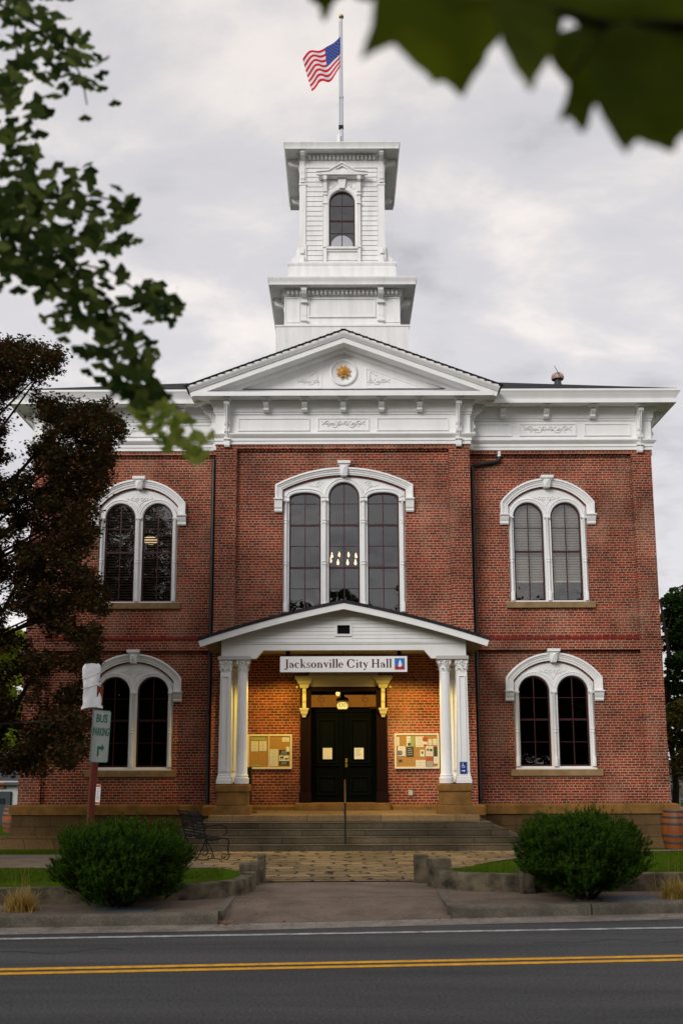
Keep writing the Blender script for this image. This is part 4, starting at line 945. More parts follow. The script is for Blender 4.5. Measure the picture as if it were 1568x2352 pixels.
def flag():
    root = thing('flag', 'stars and stripes flag flying at half mast, blown to the left of its pole', 'flag', (-.05, TC, 25.5))
    TL, TR_ = P(695, 138, TC), P(782, 84, TC); BR, BL = P(782, 153, TC), P(716, 208, TC)
    nx, nz = 30, 26
    def pt(u, v):            # u 0 hoist .. 1 fly, v 0 top .. 1 bottom
        top = TR_.lerp(TL, u); bot = BR.lerp(BL, u)
        p = top.lerp(bot, v)
        bulge = math.sin(math.pi * min(1, u * 1.0)) 
        p = p + Vector((0, 0, -.06 * math.sin(math.pi * u) * (1 - v) - .30 * v * math.sin(math.pi * min(1, u / .75)) * (1 if u < .75 else 0) * .8))
        d = .16 * math.sin(u * 6.5 + v * 1.4) * u ** .6 + .05 * math.sin(u * 13 + v * 3)
        return p + Vector((0, d - .1 * u, .03 * math.sin(u * 8 + 1)))
    def patch(us, vs):
        m = MB(); a = len(us); b_ = len(vs); vv = [pt(u, v) for v in vs for u in us]; ff = [(j * a + i, j * a + i + 1, (j + 1) * a + i + 1, (j + 1) * a + i) for j in range(b_ - 1) for i in range(a - 1)]
        return m.add(vv, ff)
    red = MB(); wh = MB()
    for st in range(13):
        u0 = .42 if st < 7 else 0
        us = [u0 + (1 - u0) * i / 26 for i in range(27)]
        p_ = patch(us, [(st + k_ / 2) / 13 for k_ in range(3)]); (red if st % 2 == 0 else wh).add(p_.v, p_.f)
    red.build('red_stripes', 'flagred', root, smooth=180, fix=False); wh.build('white_stripes', 'flagwhite', root, smooth=180, fix=False)
    ca = patch([.42 * i / 12 for i in range(13)], [7 / 13 * k_ / 10 for k_ in range(11)]).build('blue_canton', 'flagblue', root, smooth=180, fix=False)
    m = MB()
    for r_ in range(9):
        for c_ in range(6 if r_ % 2 == 0 else 5):
            u = .42 * (c_ + (.6 if r_ % 2 == 0 else 1.1)) / 6.2; v = 7 / 13 * (r_ + 1) / 10; q = pt(u, v) + Vector((0, -.006, 0)); s5 = []
            for i in range(10): a = math.pi / 5 * i; rr = .012 if i % 2 == 0 else .005; s5.append((q.x + rr * math.sin(a), q.y, q.z + rr * math.cos(a)))
            m.add(s5, [tuple(range(10))])
    m.build('white_stars', 'flagwhite', ca, smooth=0, fix=False)
flag()

# ================================================================ PORCH (parts of the hall)
FL = .735
def porch():
    m = MB(); yg = 24.5
    # gable wall with chamfered beam
    top = [(-3.02, 4.95), (-1.85, 5.42), (0, 5.84), (1.85, 5.42), (3.02, 4.95)]
    outer = [(-3.02, 4.50), (-2.16, 4.50), (-1.98, 4.705), (1.98, 4.705), (2.16, 4.50), (3.02, 4.50)] + list(reversed(top))
    m.prism([outer, [(-.16, 5.09), (.16, 5.09), (.16, 5.34), (-.16, 5.34)]], yg, yg + .16)
    m.box(-3.02, -2.80, yg + .16, 26.9, 4.50, 4.95); m.box(2.80, 3.02, yg + .16, 26.9, 4.50, 4.95)
    gb = m.build('porch_gable', 'white', HALL, smooth=0)
    m = MB(); z = 4.90
    def xat(z): 
        for (x0, z0), (x1, z1) in zip(top, top[1:3]):
            if z0 <= z <= z1: return -(x0 + (x1 - x0) * (z - z0) / (z1 - z0))
        return 0
    while z < 5.70:
        hw = xat(z + .085) - .01
        if hw > .3:
            for a, b_ in (((-hw, -.21), (.21, hw)) if 5.0 < z + .05 < 5.40 else ((-hw, hw),)):
                m.prism([[(yg - .002, z), (yg - .022, z), (yg - .010, z + .085), (yg - .002, z + .085)]], a, b_, 'X')
        z += .092
    m.box(-3.02, 3.02, yg - .03, yg, 4.86, 4.885)
    m.build('gable_boards', 'white', gb, smooth=0)
    m = MB(); frame_xz(m, -.21, .21, 5.05, 5.38, .055, yg - .04, yg + .01); m.build('vent_frame', 'white', gb, smooth=0)
    m = MB()
    for i in range(4): m.obox(Matrix.Translation((0, yg + .03, 5.13 + i * .06)) @ Matrix.Rotation(R(40), 4, 'X'), .30, .05, .008)
    m.box(-.16, .16, yg + .07, yg + .09, 5.09, 5.34); m.build('gable_vent', 'iron', gb, smooth=0)
    # roof: gently bell-cast, dark edge, white fascia
    rk = []
    for i in range(25):
        t = -1 + 2 * i / 24; x = 3.56 * t; z = 5.90 - .70 * abs(t) - .235 * t * t; rk.append((x, z))
    m = MB(); m.sweep(rk, [(0, 24.05), (0, 26.97), (.07, 26.97), (.07, 24.05)], 'XZ'); m.build('porch_roof', 'shingle', HALL, smooth=0)
    m = MB(); m.sweep([(x * .993, z - .071) for x, z in rk], [(0, 24.08), (0, 24.14), (.155, 24.14), (.155, 24.08)], 'XZ'); m.build('barge_board', 'white', HALL, smooth=40)
    m = MB(); m.sweep([(x * .985, z - .075) for x, z in rk], [(0, 24.14), (0, 26.95), (.03, 26.95), (.03, 24.14)], 'XZ')
    m.build('porch_soffit', 'tan', HALL, smooth=40)
    m = MB(); m.box(-2.8, 2.8, yg + .16, 26.98, 4.88, 4.93); m.box(-2.8, 2.8, yg + .17, yg + .22, 4.72, 4.88); m.build('porch_ceiling', 'cream', HALL, smooth=0)
porch()
def capital(m, x, y, z0, r, sq_):
    h = .34
    m.lathe([(r * 1.12, z0), (r * 1.12, z0 + .02), (r * .98, z0 + .035), (r * 1.0, z0 + .16), (r * 1.2, z0 + .27), (r * 1.35, z0 + .30)], x, y, 0, 20, sq=sq_)
    def leaf(a, zb_, hh, ww, rr):
        n_ = 5; vs = []; fs = []
        for i in range(n_ + 1):
            t = i / n_; out = rr + .012 + .055 * t ** 3 + (.02 if t > .8 else 0); zz = zb_ + hh * (t if t < .85 else .85 - (t - .85) * .9); w2 = ww * (1 - .55 * abs(t - .35))
            if sq_: k_ = 1 / max(abs(math.cos(a)), abs(math.sin(a)));
            else: k_ = 1
            cx_, cy_ = math.cos(a), math.sin(a); ox, oy = x + out * k_ * cx_, y + out * k_ * cy_
            for s_ in (-1, 0, 1): vs.append((ox - s_ * w2 * cy_ + (.012 * cx_ if s_ == 0 else 0), oy + s_ * w2 * cx_ + (.012 * cy_ if s_ == 0 else 0), zz))
            if i:
                k = 3 * i
                for q in (0, 1): fs.append((k - 3 + q, k - 2 + q, k + 1 + q, k + q))
        m.add(vs, fs)
    for i in range(8): leaf(math.pi / 4 * i + math.pi / 8, z0 + .03, .12, .038, r * .95)
    for i in range(8): leaf(math.pi / 4 * i, z0 + .07, .19, .034, r * .97)
    for i in range(4):
        a = math.pi / 4 + math.pi / 2 * i; c_ = (x + r * 1.55 * math.cos(a), y + r * 1.55 * math.sin(a))
        m.ball((c_[0], c_[1], z0 + .265), .034, 8); m.tube([(x + r * 1.05 * math.cos(a), y + r * 1.05 * math.sin(a), z0 + .15), (x + r * 1.3 * math.cos(a), y + r * 1.3 * math.sin(a), z0 + .23), (c_[0], c_[1], z0 + .295)], .014, 6)
        a = math.pi / 2 * i; m.ball((x + r * 1.38 * math.cos(a), y + r * 1.38 * math.sin(a), z0 + .295), .032, 8)
        for da in (-.35, .35): m.ball((x + r * 1.3 * math.cos(a + da), y + r * 1.3 * math.sin(a + da), z0 + .25), .022, 6)
    m.lathe([(r * 1.32, z0 + .30), (r * 1.38, z0 + .31), (r * 1.38, z0 + .345)], x, y, 0, 20, sq=True)
def column(x, y, square, name='porch_column'):
    m = MB(); z0, z1 = 1.465, 4.125
    if square:
        m.lathe([(.185, z0), (.185, z0 + .09), (.172, z0 + .10), (.172, z0 + .15), (.155, z0 + .175), (.155, z0 + .21), (.145, z0 + .225)], x, y, 0, 4, sq=True)
        a, t_ = .145, .130
        m.lathe([(a, z0 + .225), (t_, z1)], x, y, 0, 4, sq=True)
        o = m.build(name, 'white', HALL, smooth=0)
        m = MB(); frame_xz(m, x - .078, x + .078, z0 + .34, z1 - .06, .014, y - .162, y - .128); m.box(x - .095, x + .095, y - .172, y - .135, z0 + .29, z0 + .315); m.build('sunk_panel', 'white', o, smooth=0)
    else:
        m.lathe([(.178, z0), (.178, z0 + .09), (.185, z0 + .115), (.178, z0 + .14), (.155, z0 + .15), (.155, z0 + .17), (.165, z0 + .19), (.15, z0 + .21), (.138, z0 + .235), (.137, z0 + .9), (.126, z1)], x, y, 0, 28)
        o = m.build(name, 'white', HALL, smooth=40)
    m = MB(); capital(m, x, y, z1, .118, square); m.build('capital', 'white', o, smooth=50)
    return o
for s_ in (-1, 1):
    column(s_ * 2.90, 24.62, True); column(s_ * 2.49, 24.62, False); column(s_ * 2.97, 26.75, True, 'porch_pilaster')
    m = MB(); a, b_ = s_ * 2.28, s_ * 3.09
    x0, x1 = min(a, b_), max(a, b_)
    m.box(x0 + .035, x1 - .035, 24.37, 24.92, .92, 1.27)
    pd = m.build('column_pedestal', 'sand', HALL, smooth=0, bevel=.01)
    m = MB(); m.box(x0, x1, 24.33, 24.96, 1.27, 1.44); m.build('pedestal_cap', 'sand', pd, smooth=0, bevel=.025)
    m = MB(); m.box(x0 - .03, x1 + .03, 24.28, 25.0, FL - .02, .94); m.box(x0 + .06, x1 - .06, 24.36, 24.38, .96, 1.23); m.build('pedestal_plinth', 'sand', pd, smooth=0, bevel=.02)
    m = MB(); m.prism([[(24.40, 4.47), (24.86, 4.47), (24.82, 4.52), (24.45, 4.56)]], x0 + .0, x1 - .02, 'X'); m.build('lead_flashing', mat('dull lead', (.42, .40, .38), .6), pd, smooth=0)

# --- steps
st = thing('stone_steps', 'broad flight of five worn sandstone steps leading up to the porch', 'steps', (0, 23.5, 0))
hw = [4.5, 4.14, 3.78, 3.44]
for i in range(4):
    m = MB(); z1 = .147 * (i + 1); m.box(-hw[i], hw[i], 22.85 + .29 * i, 26.9, z1 - .1465 if i else -.15, z1 - (0 if i else 0))
    o = m.build('step', 'step', st, smooth=0, bevel=.018)
m = MB(); m.box(-3.2, 3.2, 24.02, 26.78, .589, FL); m.build('porch_floor', brick_mat('porch sandstone', (.27, .175, .08), (.21, .135, .065), (.05, .035, .02), 1.75, 5.0, .006, plan=True), st, smooth=0, bevel=.015)
m = MB(); m.box(-1.28, 1.22, 26.60, 27.35, FL, .915); o = m.build('door_sill', 'sand', HALL, smooth=0, bevel=.012)

# --- door
DR = MB(); DR.box(-1.165, -.885, YC - .05, YC + .40, .915, 4.0); DR.box(.885, 1.165, YC - .05, YC + .40, .915, 4.0); DR.box(-.885, .885, YC + .0, YC + .40, 3.88, 4.115)
dc = DR.build('door_casing', 'doortrim', HALL, smooth=0)
m = MB()
for s_ in (-1, 1):
    x = s_ * 1.025
    m.box(x - .165, x + .165, YC - .09, YC - .05, .916, 1.18); 
    for k_ in range(4): xx = x - .09 + k_ * .06; m.box(xx - .018, xx + .018, YC - .07, YC - .05, 1.25, 3.85)
m.build('fluted_pilaster', 'doortrim', dc, smooth=0)
for s_ in (-1, 1):
    m = MB(); a, b_ = min(s_ * .006, s_ * .88), max(s_ * .006, s_ * .88)
    m.box(a, b_, YC + .33, YC + .38, .92, 3.33); dl = m.build('door', 'door', HALL, smooth=0)
    m = MB(); xm = (a + b_) / 2
    for z0_, z1_ in ((1.10, 1.62), (1.95, 3.15)): frame_xz(m, xm - .28, xm + .28, z0_, z1_, .05, YC + .30, YC + .331); m.box(xm - .18, xm + .18, YC + .31, YC + .33, z0_ + .1, z1_ - .1)
    m.box(xm - .32, xm + .32, YC + .28, YC + .33, 1.88, 1.92)
    m.build('door_panel', mat('door moulding paint', (.0016, .0026, .002), .7, .06), dl, smooth=0)
    if s_ == 1:
        m = MB(); m.ball((.07, YC + .27, 1.98), .03, 10); m.box(.04, .10, YC + .31, YC + .33, 1.85, 2.08); m.build('door_knob', 'brass', dl)
m = MB(); m.box(-.885, .885, YC + .30, YC + .40, 3.33, 3.41)
tr = m.build('transom_bar', 'door', HALL, smooth=0)
m = MB(); m.box(-.885, .885, YC + .345, YC + .35, 3.41, 3.88); m.build('transom_pane', 'glass_clear', tr, smooth=0)
m = MB()
for s_ in (-1, 1): m.tube([(s_ * .60 + q[0], YC + .36, 3.68 + q[1]) for q in spiral(0, 0, .11, 1.57, 1.4)], .007, 5); m.tube([(s_ * .60, YC + .36, 3.41), (s_ * .60, YC + .36, 3.57)], .007, 5)
m.build('transom_scrollwork', 'iron', tr)
# hall behind the transom
m = MB(); m.box(-1.6, 1.6, 30.0, 30.05, 3.62, 3.98); m.build('hall_glow_band', 'hallglow', HALL, smooth=0)  # band glows by itself to imitate the lamplit wall
m = MB(); m.box(.78, 1.3, 29.8, 29.85, 3.35, 3.62); m.build('hall_glow_panel', mat('hall panel with emissive lamplight', (.12, .05, .02), .8, emit=(.3, .09, .01), estr=.12), HALL, smooth=0)  # faint glow of its own instead of lamplight
lt = thing('hall_lantern', 'glowing amber lantern hanging inside behind the glass above the doors', 'lantern', (-.02, 28.2, 3.9))
m = MB(); m.lathe([(.10, 0), (.19, .04), (.16, .10), (.07, .14), (.04, .22), (.10, .30), (.11, .34), (.02, .36)], -.03, 28.2, 3.66, 12); m.build('lantern_cap', 'iron', lt)
m = MB(); m.lathe([(.12, 0), (.15, .03), (.16, .12), (.10, .19)], -.03, 28.2, 3.46, 12); m.build('lantern_glass', 'lampglow', lt)
m = MB(); m.lathe([(.03, 0), (.07, .06), (.05, .12), (.14, .20)], -.16, 28.4, 3.84, 12); m.build('lantern_shade', 'lampglow', lt)
ex = thing('exit_sign', 'small green exit sign hung in front of the glowing hall lantern', 'sign', (0, 28.0, 3.55))
m = MB(); vs, fs = text_mesh('EXIT', .17, .004, .003, .8); m.add([(.0 + v[0], 28.0 - v[2], 3.56 + v[1]) for v in vs], fs); m.build('exit_letters', 'exitgreen', ex, smooth=0)
m = MB(); frame_xz(m, -.19, .19, 3.47, 3.66, .008, 27.995, 28.01); m.build('exit_frame', 'iron', ex, smooth=0)
# cream door head
m = MB()
m.sweep([(1.02, YC + .1), (-1.02, YC + .1)][::-1], [(.06, 3.985), (.12, 4.0), (.16, 4.06), (.24, 4.10), (.28, 4.16), (.30, 4.22), (.30, 4.28), (0, 4.29), (0, 3.985)], 'XY')
dh = m.build('door_hood', 'cream', HALL, smooth=30)
m = MB()
for s_ in (-1, 1):
    x = s_ * 1.06
    m.lathe([(.10, 3.95), (.12, 3.99), (.13, 4.04), (.17, 4.08), (.19, 4.14), (.24, 4.19), (.25, 4.27)], x, YC - .06, 0, 4, sq=True)
    m.prism([[(YC + .0, 3.98), (YC - .14, 3.98), (YC - .13, 3.88), (YC - .09, 3.80), (YC - .10, 3.62), (YC - .075, 3.55), (YC - .085, 3.42), (YC + .0, 3.42)]], x - .05, x + .05, 'X')
    m.lathe([(.045, 3.17), (.055, 3.22), (.085, 3.27), (.095, 3.32), (.12, 3.37), (.125, 3.41)], x, YC - .09, 0, 4, sq=True)
    m.lathe([(.03, 0), (.04, .015), (.03, .04)], 0, 0, 0, 12, Matrix.Translation((s_ * 1.26, YC - .02, 3.985)) @ Matrix.Rotation(R(90), 4, 'X'))
m.box(-.93, .93, YC - .05, YC + .2, 4.29, 4.62)
m.build('door_bracket', 'cream', dh, smooth=0)

# ================================================================ THINGS ON THE PORCH
# hanging sign with hand-drawn serif lettering
def serif_glyphs(txt, x, z, h, y0):
    """roman letters built of stems, bowls and serifs; x-height h*.62, returns MB"""
    m = MB(); cnt = [0]
    xh = .60; S_ = .155; T_ = .068
    def q(pts):
        cnt[0] += 1; d = y0 - .004 - .00012 * (cnt[0] % 9); m.prism([[(x + cur[0] * h + p[0] * h, z + p[1] * h) for p in pts]], d, y0)
    def stem(a, b0, b1, w=S_): q([(a, b0), (a + w, b0), (a + w, b1), (a, b1)])
    def serif(a, b0, w=.26, t=.05): q([(a - w / 2, b0), (a + w / 2, b0), (a + w / 2 - .04, b0 + t), (a - w / 2 + .04, b0 + t)])
    def serift(a, b0, w=.26, t=.05): q([(a - w / 2, b0), (a + w / 2, b0), (a + w / 2 - .04, b0 - t), (a - w / 2 + .04, b0 - t)])
    def bowl(cx, cz, rx, rz, a0, a1, thick=S_, thin=T_, n=18):
        vo, vi = [], []
        for i in range(n + 1):
            a = R(a0 + (a1 - a0) * i / n); tk = thin + (thick - thin) * abs(math.cos(a)) ** 1.3
            vo.append((cx + rx * math.cos(a), cz + rz * math.sin(a))); vi.append((cx + (rx - tk) * math.cos(a), cz + (rz - tk * .85) * math.sin(a)))
        for i in range(n): q([vo[i], vo[i + 1], vi[i + 1], vi[i]])
    def dot(cx, cz, r=.065): q([(cx + r * math.cos(2 * math.pi * i / 12), cz + r * math.sin(2 * math.pi * i / 12)) for i in range(12)])
    def diag(a, b0, c_, d, w): q([(a, b0), (a + w, b0), (c_ + w, d), (c_, d)])
    cur = [0]; 
    for ch in txt:
        if ch == 'J': stem(.15, -.06, .97, .165); serift(.225, 1.0, .36); bowl(.06, -.08, .23, .17, -80, 0, .13, .05, 8); dot(.02, -.16, .075); adv = .42
        elif ch == 'H': stem(.07, .02, .98, .16); stem(.60, .02, .98, .16); [serif(a, 0, .34) for a in (.145, .665)]; [serift(a, 1, .34) for a in (.145, .665)]; q([(.2, .47), (.62, .47), (.62, .53), (.2, .53)]); adv = .88
        elif ch == 'C': bowl(.46, .5, .44, .53, 42, 318, .20, .07, 26); q([(.74, .66), (.80, .66), (.80, 1.0), (.76, 1.0)]); q([(.74, .33), (.80, .30), (.76, .12), (.73, .14)]); adv = .92
        elif ch == 'a': stem(.33, .03, .42); bowl(.235, .40, .20, .21, 0, 165, S_, .05, 12); dot(.08, .46, .055); bowl(.21, .17, .18, .18, 60, 300, .11, .045, 14); q([(.20, .30), (.36, .36), (.36, .40), (.20, .345)]); q([(.20, .0), (.36, .09), (.36, .13), (.20, .045)]); q([(.42, .0), (.52, .05), (.52, .08), (.42, .09)]); adv = .56
        elif ch == 'c': bowl(.27, .30, .25, .32, 55, 305, .17, .065, 20); dot(.42, .48, .06); adv = .54
        elif ch == 'k': stem(.09, .02, 1.04); serif(.145, 0, .30); q([(.0, 1.0), (.205, 1.08), (.205, 1.0), (.0, .97)]); diag(.20, .26, .42, .59, .05); serift(.46, .61, .24, .03); diag(.24, .36, .43, .02, .13) if False else q([(.25, .35), (.36, .42), (.60, .02), (.45, .02)]); serif(.53, 0, .24); adv = .66
        elif ch == 's': bowl(.22, .44, .18, .17, 30, 250, .10, .045, 14); bowl(.22, .16, .19, .18, -150, 80, .10, .045, 14); q([(.10, .40), (.17, .42), (.37, .22), (.32, .16)]); q([(.36, .62), (.39, .62), (.39, .44), (.36, .46)]); q([(.04, .0), (.07, .0), (.07, .17), (.04, .19)]); adv = .45
        elif ch == 'o': bowl(.29, .30, .28, .32, 0, 360, .17, .06, 28); adv = .60
        elif ch == 'n': stem(.09, .02, .58); stem(.42, .02, .40); serif(.145, 0, .28); serif(.475, 0, .28); bowl(.33, .38, .205, .23, 0, 130, S_, .05, 12); q([(.0, .56), (.205, .63), (.205, .55), (.0, .54)]); adv = .66
        elif ch == 'v': q([(.02, .60), (.21, .60), (.36, .10), (.29, -.02)]); q([(.44, .60), (.50, .60), (.31, -.02), (.28, .06)]); serift(.11, .62, .26, .03); serift(.47, .62, .22, .03); adv = .56
        elif ch == 'i': stem(.09, .02, .58); serif(.145, 0, .28); q([(.0, .56), (.205, .63), (.205, .55), (.0, .54)]); dot(.145, .88, .07); adv = .31
        elif ch == 'l': stem(.09, .02, 1.04); serif(.145, 0, .28); q([(.0, 1.0), (.205, 1.08), (.205, 1.0), (.0, .97)]); adv = .31
        elif ch == 'e': bowl(.27, .30, .26, .32, 0, 315, .17, .06, 22); q([(.1, .31), (.50, .31), (.50, .36), (.1, .36)]); adv = .54
        elif ch == 't': stem(.11, .08, .62); q([(.11, .62), (.225, .62), (.225, .80), (.19, .80)]); q([(.02, .55), (.36, .55), (.36, .61), (.02, .61)]); bowl(.26, .12, .15, .13, 180, 320, .11, .045, 10); adv = .40
        elif ch == 'y': q([(.02, .60), (.21, .60), (.39, .10), (.31, -.02)]); q([(.47, .60), (.53, .60), (.26, -.20), (.20, -.20)]); dot(.15, -.22, .075); q([(.14, -.29), (.22, -.27), (.27, -.17), (.20, -.17)]); serift(.11, .62, .26, .03); serift(.50, .62, .22, .03); adv = .58
        else: adv = .30
        cur[0] += adv + .015
    m.width = cur[0] * h
    return m
ys = 24.30
sg = thing('hanging_sign', 'long white sign board reading Jacksonville City Hall in maroon, hung under the porch gable', 'sign', (0, ys, 4.14))
m = MB(); m.box(-1.555, 1.55, ys, ys + .02, 4.145, 4.53); m.build('sign_board', 'signwhite', sg, smooth=0)
g0 = serif_glyphs('Jacksonville City Hall', 0, 0, 1, 0); wtot = g0.width
hh = 2.62 / wtot
g = serif_glyphs('Jacksonville City Hall', -1.44, 4.252, hh, 0)
# scale letter heights a little taller than wide
g.v = [(v[0], ys + v[1], 4.252 + (v[2] - 4.252) * (.205 / hh)) for v in g.v]
g.build('sign_lettering', 'maroon', sg, smooth=0)
m = MB(); m.box(1.245, 1.49, ys - .004, ys, 4.20, 4.48); pc = m.build('sign_picture', 'skyblue', sg, smooth=0)
m = MB(); m.box(1.335, 1.42, ys - .006, ys - .004, 4.27, 4.36); m.box(1.35, 1.405, ys - .006, ys - .004, 4.36, 4.41); m.prism([[(1.36, 4.41), (1.395, 4.41), (1.3775, 4.45)]], ys - .006, ys - .004); m.build('picture_tower', 'signwhite', pc, smooth=0)
m = MB()
for cx_, cz_, rr in ((1.285, 4.255, .045), (1.33, 4.235, .04), (1.44, 4.26, .045), (1.40, 4.235, .035)): m.lathe([(rr, 0), (rr * .8, .003)], 0, 0, 0, 10, Matrix.Translation((cx_, ys - .006, cz_)) @ Matrix.Rotation(R(90), 4, 'X'))
m.build('picture_trees', 'pic_red', pc, smooth=0)
m = MB()
for x in (-1.26, 0.0, 1.26): m.tube([(x, ys + .01, 4.53), (x, ys + .01, 4.60), (x, ys + .2, 4.70)], .006, 5)
m.build('hanging_chain', 'iron', sg)
# ceiling lamp hidden behind the sign
for lx in (-1.42, 1.42):
    cl = thing('porch_ceiling_lamp', 'warm shaded lamp on the porch ceiling, hidden behind the ' + ('left' if lx < 0 else 'right') + ' half of the hanging sign', 'lamp', (lx, 25.35, 4.88), 'porch ceiling lamps')
    m = MB(); m.lathe([(.05, .40), (.06, .12), (.10, .08), (.115, .0), (.12, -.005), (.03, .10)], lx, 25.35, 4.50, 16); m.build('lamp_shade', 'iron', cl)
    m = MB(); m.ball((lx, 25.35, 4.52), .03, 10); m.build('lamp_bulb', 'bulb', cl)
for lx in (-1.42, 1.42):
    pl = bpy.data.lights.new('porch_lamp_light', 'SPOT'); pl.energy = 235; pl.color = (1, .68, .10); pl.shadow_soft_size = .05; pl.spot_size = R(152); pl.spot_blend = .35
    po = bpy.data.objects.new('porch_lamp_light', pl); C.objects.link(po); po.location = (lx, 25.35, 4.44); po.rotation_euler = (R(6), 0, 0)

# notice boards
def board(x0, x1, z0, z1, label, items, divider=None):
    y = YC - .075
    root = thing('notice_board', label, 'notice board', ((x0 + x1) / 2, YC, z0))
    m = MB(); m.box(x0 + .03, x1 - .03, y + .02, YC - .002, z0 + .03, z1 - .03); m.build('cork_back', 'cork', root, smooth=0)
    m = MB(); m.prism([[(x0, z0), (x1, z0), (x1, z1), (x0, z1)], [(x0 + .05, z0 + .05), (x1 - .05, z0 + .05), (x1 - .05, z1 - .05), (x0 + .05, z1 - .05)]], y, YC - .002)
    if divider: m.box(divider - .015, divider + .015, y + .002, y + .02, z0 + .05, z1 - .05)
    m.build('board_frame', 'alu', root, smooth=0, bevel=.006)
    W_, H_ = x1 - x0, z1 - z0; k = 0
    for (a, b_, c_, d, mm_, lines) in items:      # fractions of the board, from the top left
        k += 1; yy = y + .016 - .0008 * k
        m = MB(); m.box(x0 + a * W_, x0 + c_ * W_, yy, y + .02, z1 - d * H_, z1 - b_ * H_); pp = m.build('pinned_notice', mm_, root, smooth=0)
        if lines:
            m = MB(); n_ = lines
            for i in range(n_):
                zz = z1 - (b_ + (d - b_) * (i + 1) / (n_ + 1)) * H_; ww = (c_ - a) * W_ * random.uniform(.5, .82); xm = x0 + (a + c_) / 2 * W_; m.box(xm - ww / 2, xm + ww / 2, yy - .001, yy, zz - .004, zz + .004)
            m.build('notice_print', 'greyink' if mm_ != 'darkpaper' and mm_ != 'ink' else 'paper', pp, smooth=0)
    return root
lb = board(-2.585, -1.385, 1.80, 2.72, 'two-door notice board left of the entrance, with a dog and cat poster', [
    (.09, .09, .40, .17, 'greenpaper', 0), (.09, .20, .245, .49, 'paper', 6), (.27, .20, .435, .48, 'paper', 6), (.11, .87, .31, .92, 'greenpaper', 0),
    (.51, .43, .69, .92, 'paper', 11), (.78, .09, .94, .22, 'paper', 2), (.72, .45, .935, .61, 'ink', 3), (.72, .61, .935, .77, 'paperw', 0), (.72, .78, .935, .89, 'ink', 2), (.87, .36, .945, .50, 'paperw', 2)], -2.585 + .485 * 1.2)
m = MB(); dx, dz = -2.585 + .745 * 1.2, 2.72 - .745 * .92; yy = YC - .075 + .006     # dog and cat silhouettes
m.prism([[(dx, dz), (dx + .012, dz), (dx + .02, dz + .05), (dx + .06, dz + .05), (dx + .065, dz), (dx + .078, dz), (dx + .078, dz + .08), (dx + .10, dz + .105), (dx + .085, dz + .125), (dx + .07, dz + .10), (dx + .015, dz + .09), (dx, dz + .11), (dx - .006, dz + .10)]], yy - .002, yy)
cx_ = dx + .12
m.prism([[(cx_ + .02, dz - .005), (cx_ + .03, dz - .005), (cx_ + .035, dz + .03), (cx_ + .065, dz + .03), (cx_ + .07, dz - .005), (cx_ + .08, dz - .005), (cx_ + .08, dz + .04), (cx_ + .105, dz + .075), (cx_ + .095, dz + .08), (cx_ + .07, dz + .055), (cx_ + .02, dz + .055), (cx_ - .002, dz + .06), (cx_, dz + .035)]], yy - .002, yy)
m.build('animal_silhouettes', 'ink', lb, smooth=0)
board(1.355, 2.55, 1.80, 2.735, 'aluminium notice board right of the entrance doors, crowded with many small posters', [
    (.05, .10, .11, .35, 'paper', 4), (.27, .08, .38, .37, 'paper', 3), (.36, .08, .45, .37, 'greenpaper', 3), (.30, .27, .36, .35, 'darkpaper', 0), (.47, .09, .66, .39, 'paper', 6), (.63, .11, .73, .22, 'redpaper', 0), (.64, .24, .74, .33, 'paper', 0),
    (.76, .17, .84, .33, 'paper', 3), (.86, .16, .95, .33, 'paper', 3), (.65, .31, .72, .36, 'redpaper', 0), (.08, .37, .24, .64, 'paperw', 7), (.08, .49, .17, .62, 'bluepaper', 0), (.27, .38, .42, .66, 'darkpaper', 4), (.57, .47, .67, .66, 'paper', 0), (.60, .51, .64, .58, 'darkpaper', 0),
    (.70, .36, .86, .65, 'paper', 6), (.72, .43, .77, .50, 'darkpaper', 0), (.79, .44, .84, .51, 'darkpaper', 0), (.88, .38, .96, .66, 'darkpaper', 0), (.09, .74, .16, .80, 'darkpaper', 0),
    (.47, .76, .69, .97, 'paper', 2), (.71, .68, .86, .78, 'redpaper', 0), (.71, .78, .86, .96, 'greyink', 3), (.87, .66, .97, .86, 'paper', 3)])
for x, lab, n_ in ((-.44, 'blank cream notice taped on the left door', 0), (.41, 'white printed notice taped on the right door', 6)):
    m = MB(); m.box(x - .125, x + .125, YC + .275, YC + .28, 2.06, 2.36)
    rt = tag(m.build('door_notice', 'paper' if n_ == 0 else 'paperw', smooth=0), lab, 'notice')
    if n_:
        m = MB()
        for i in range(n_): m.box(x - .09, x + random.uniform(.02, .09), YC + .273, YC + .275, 2.32 - i * .034, 2.33 - i * .034)
        m.build('notice_print', 'greyink', rt, smooth=0)
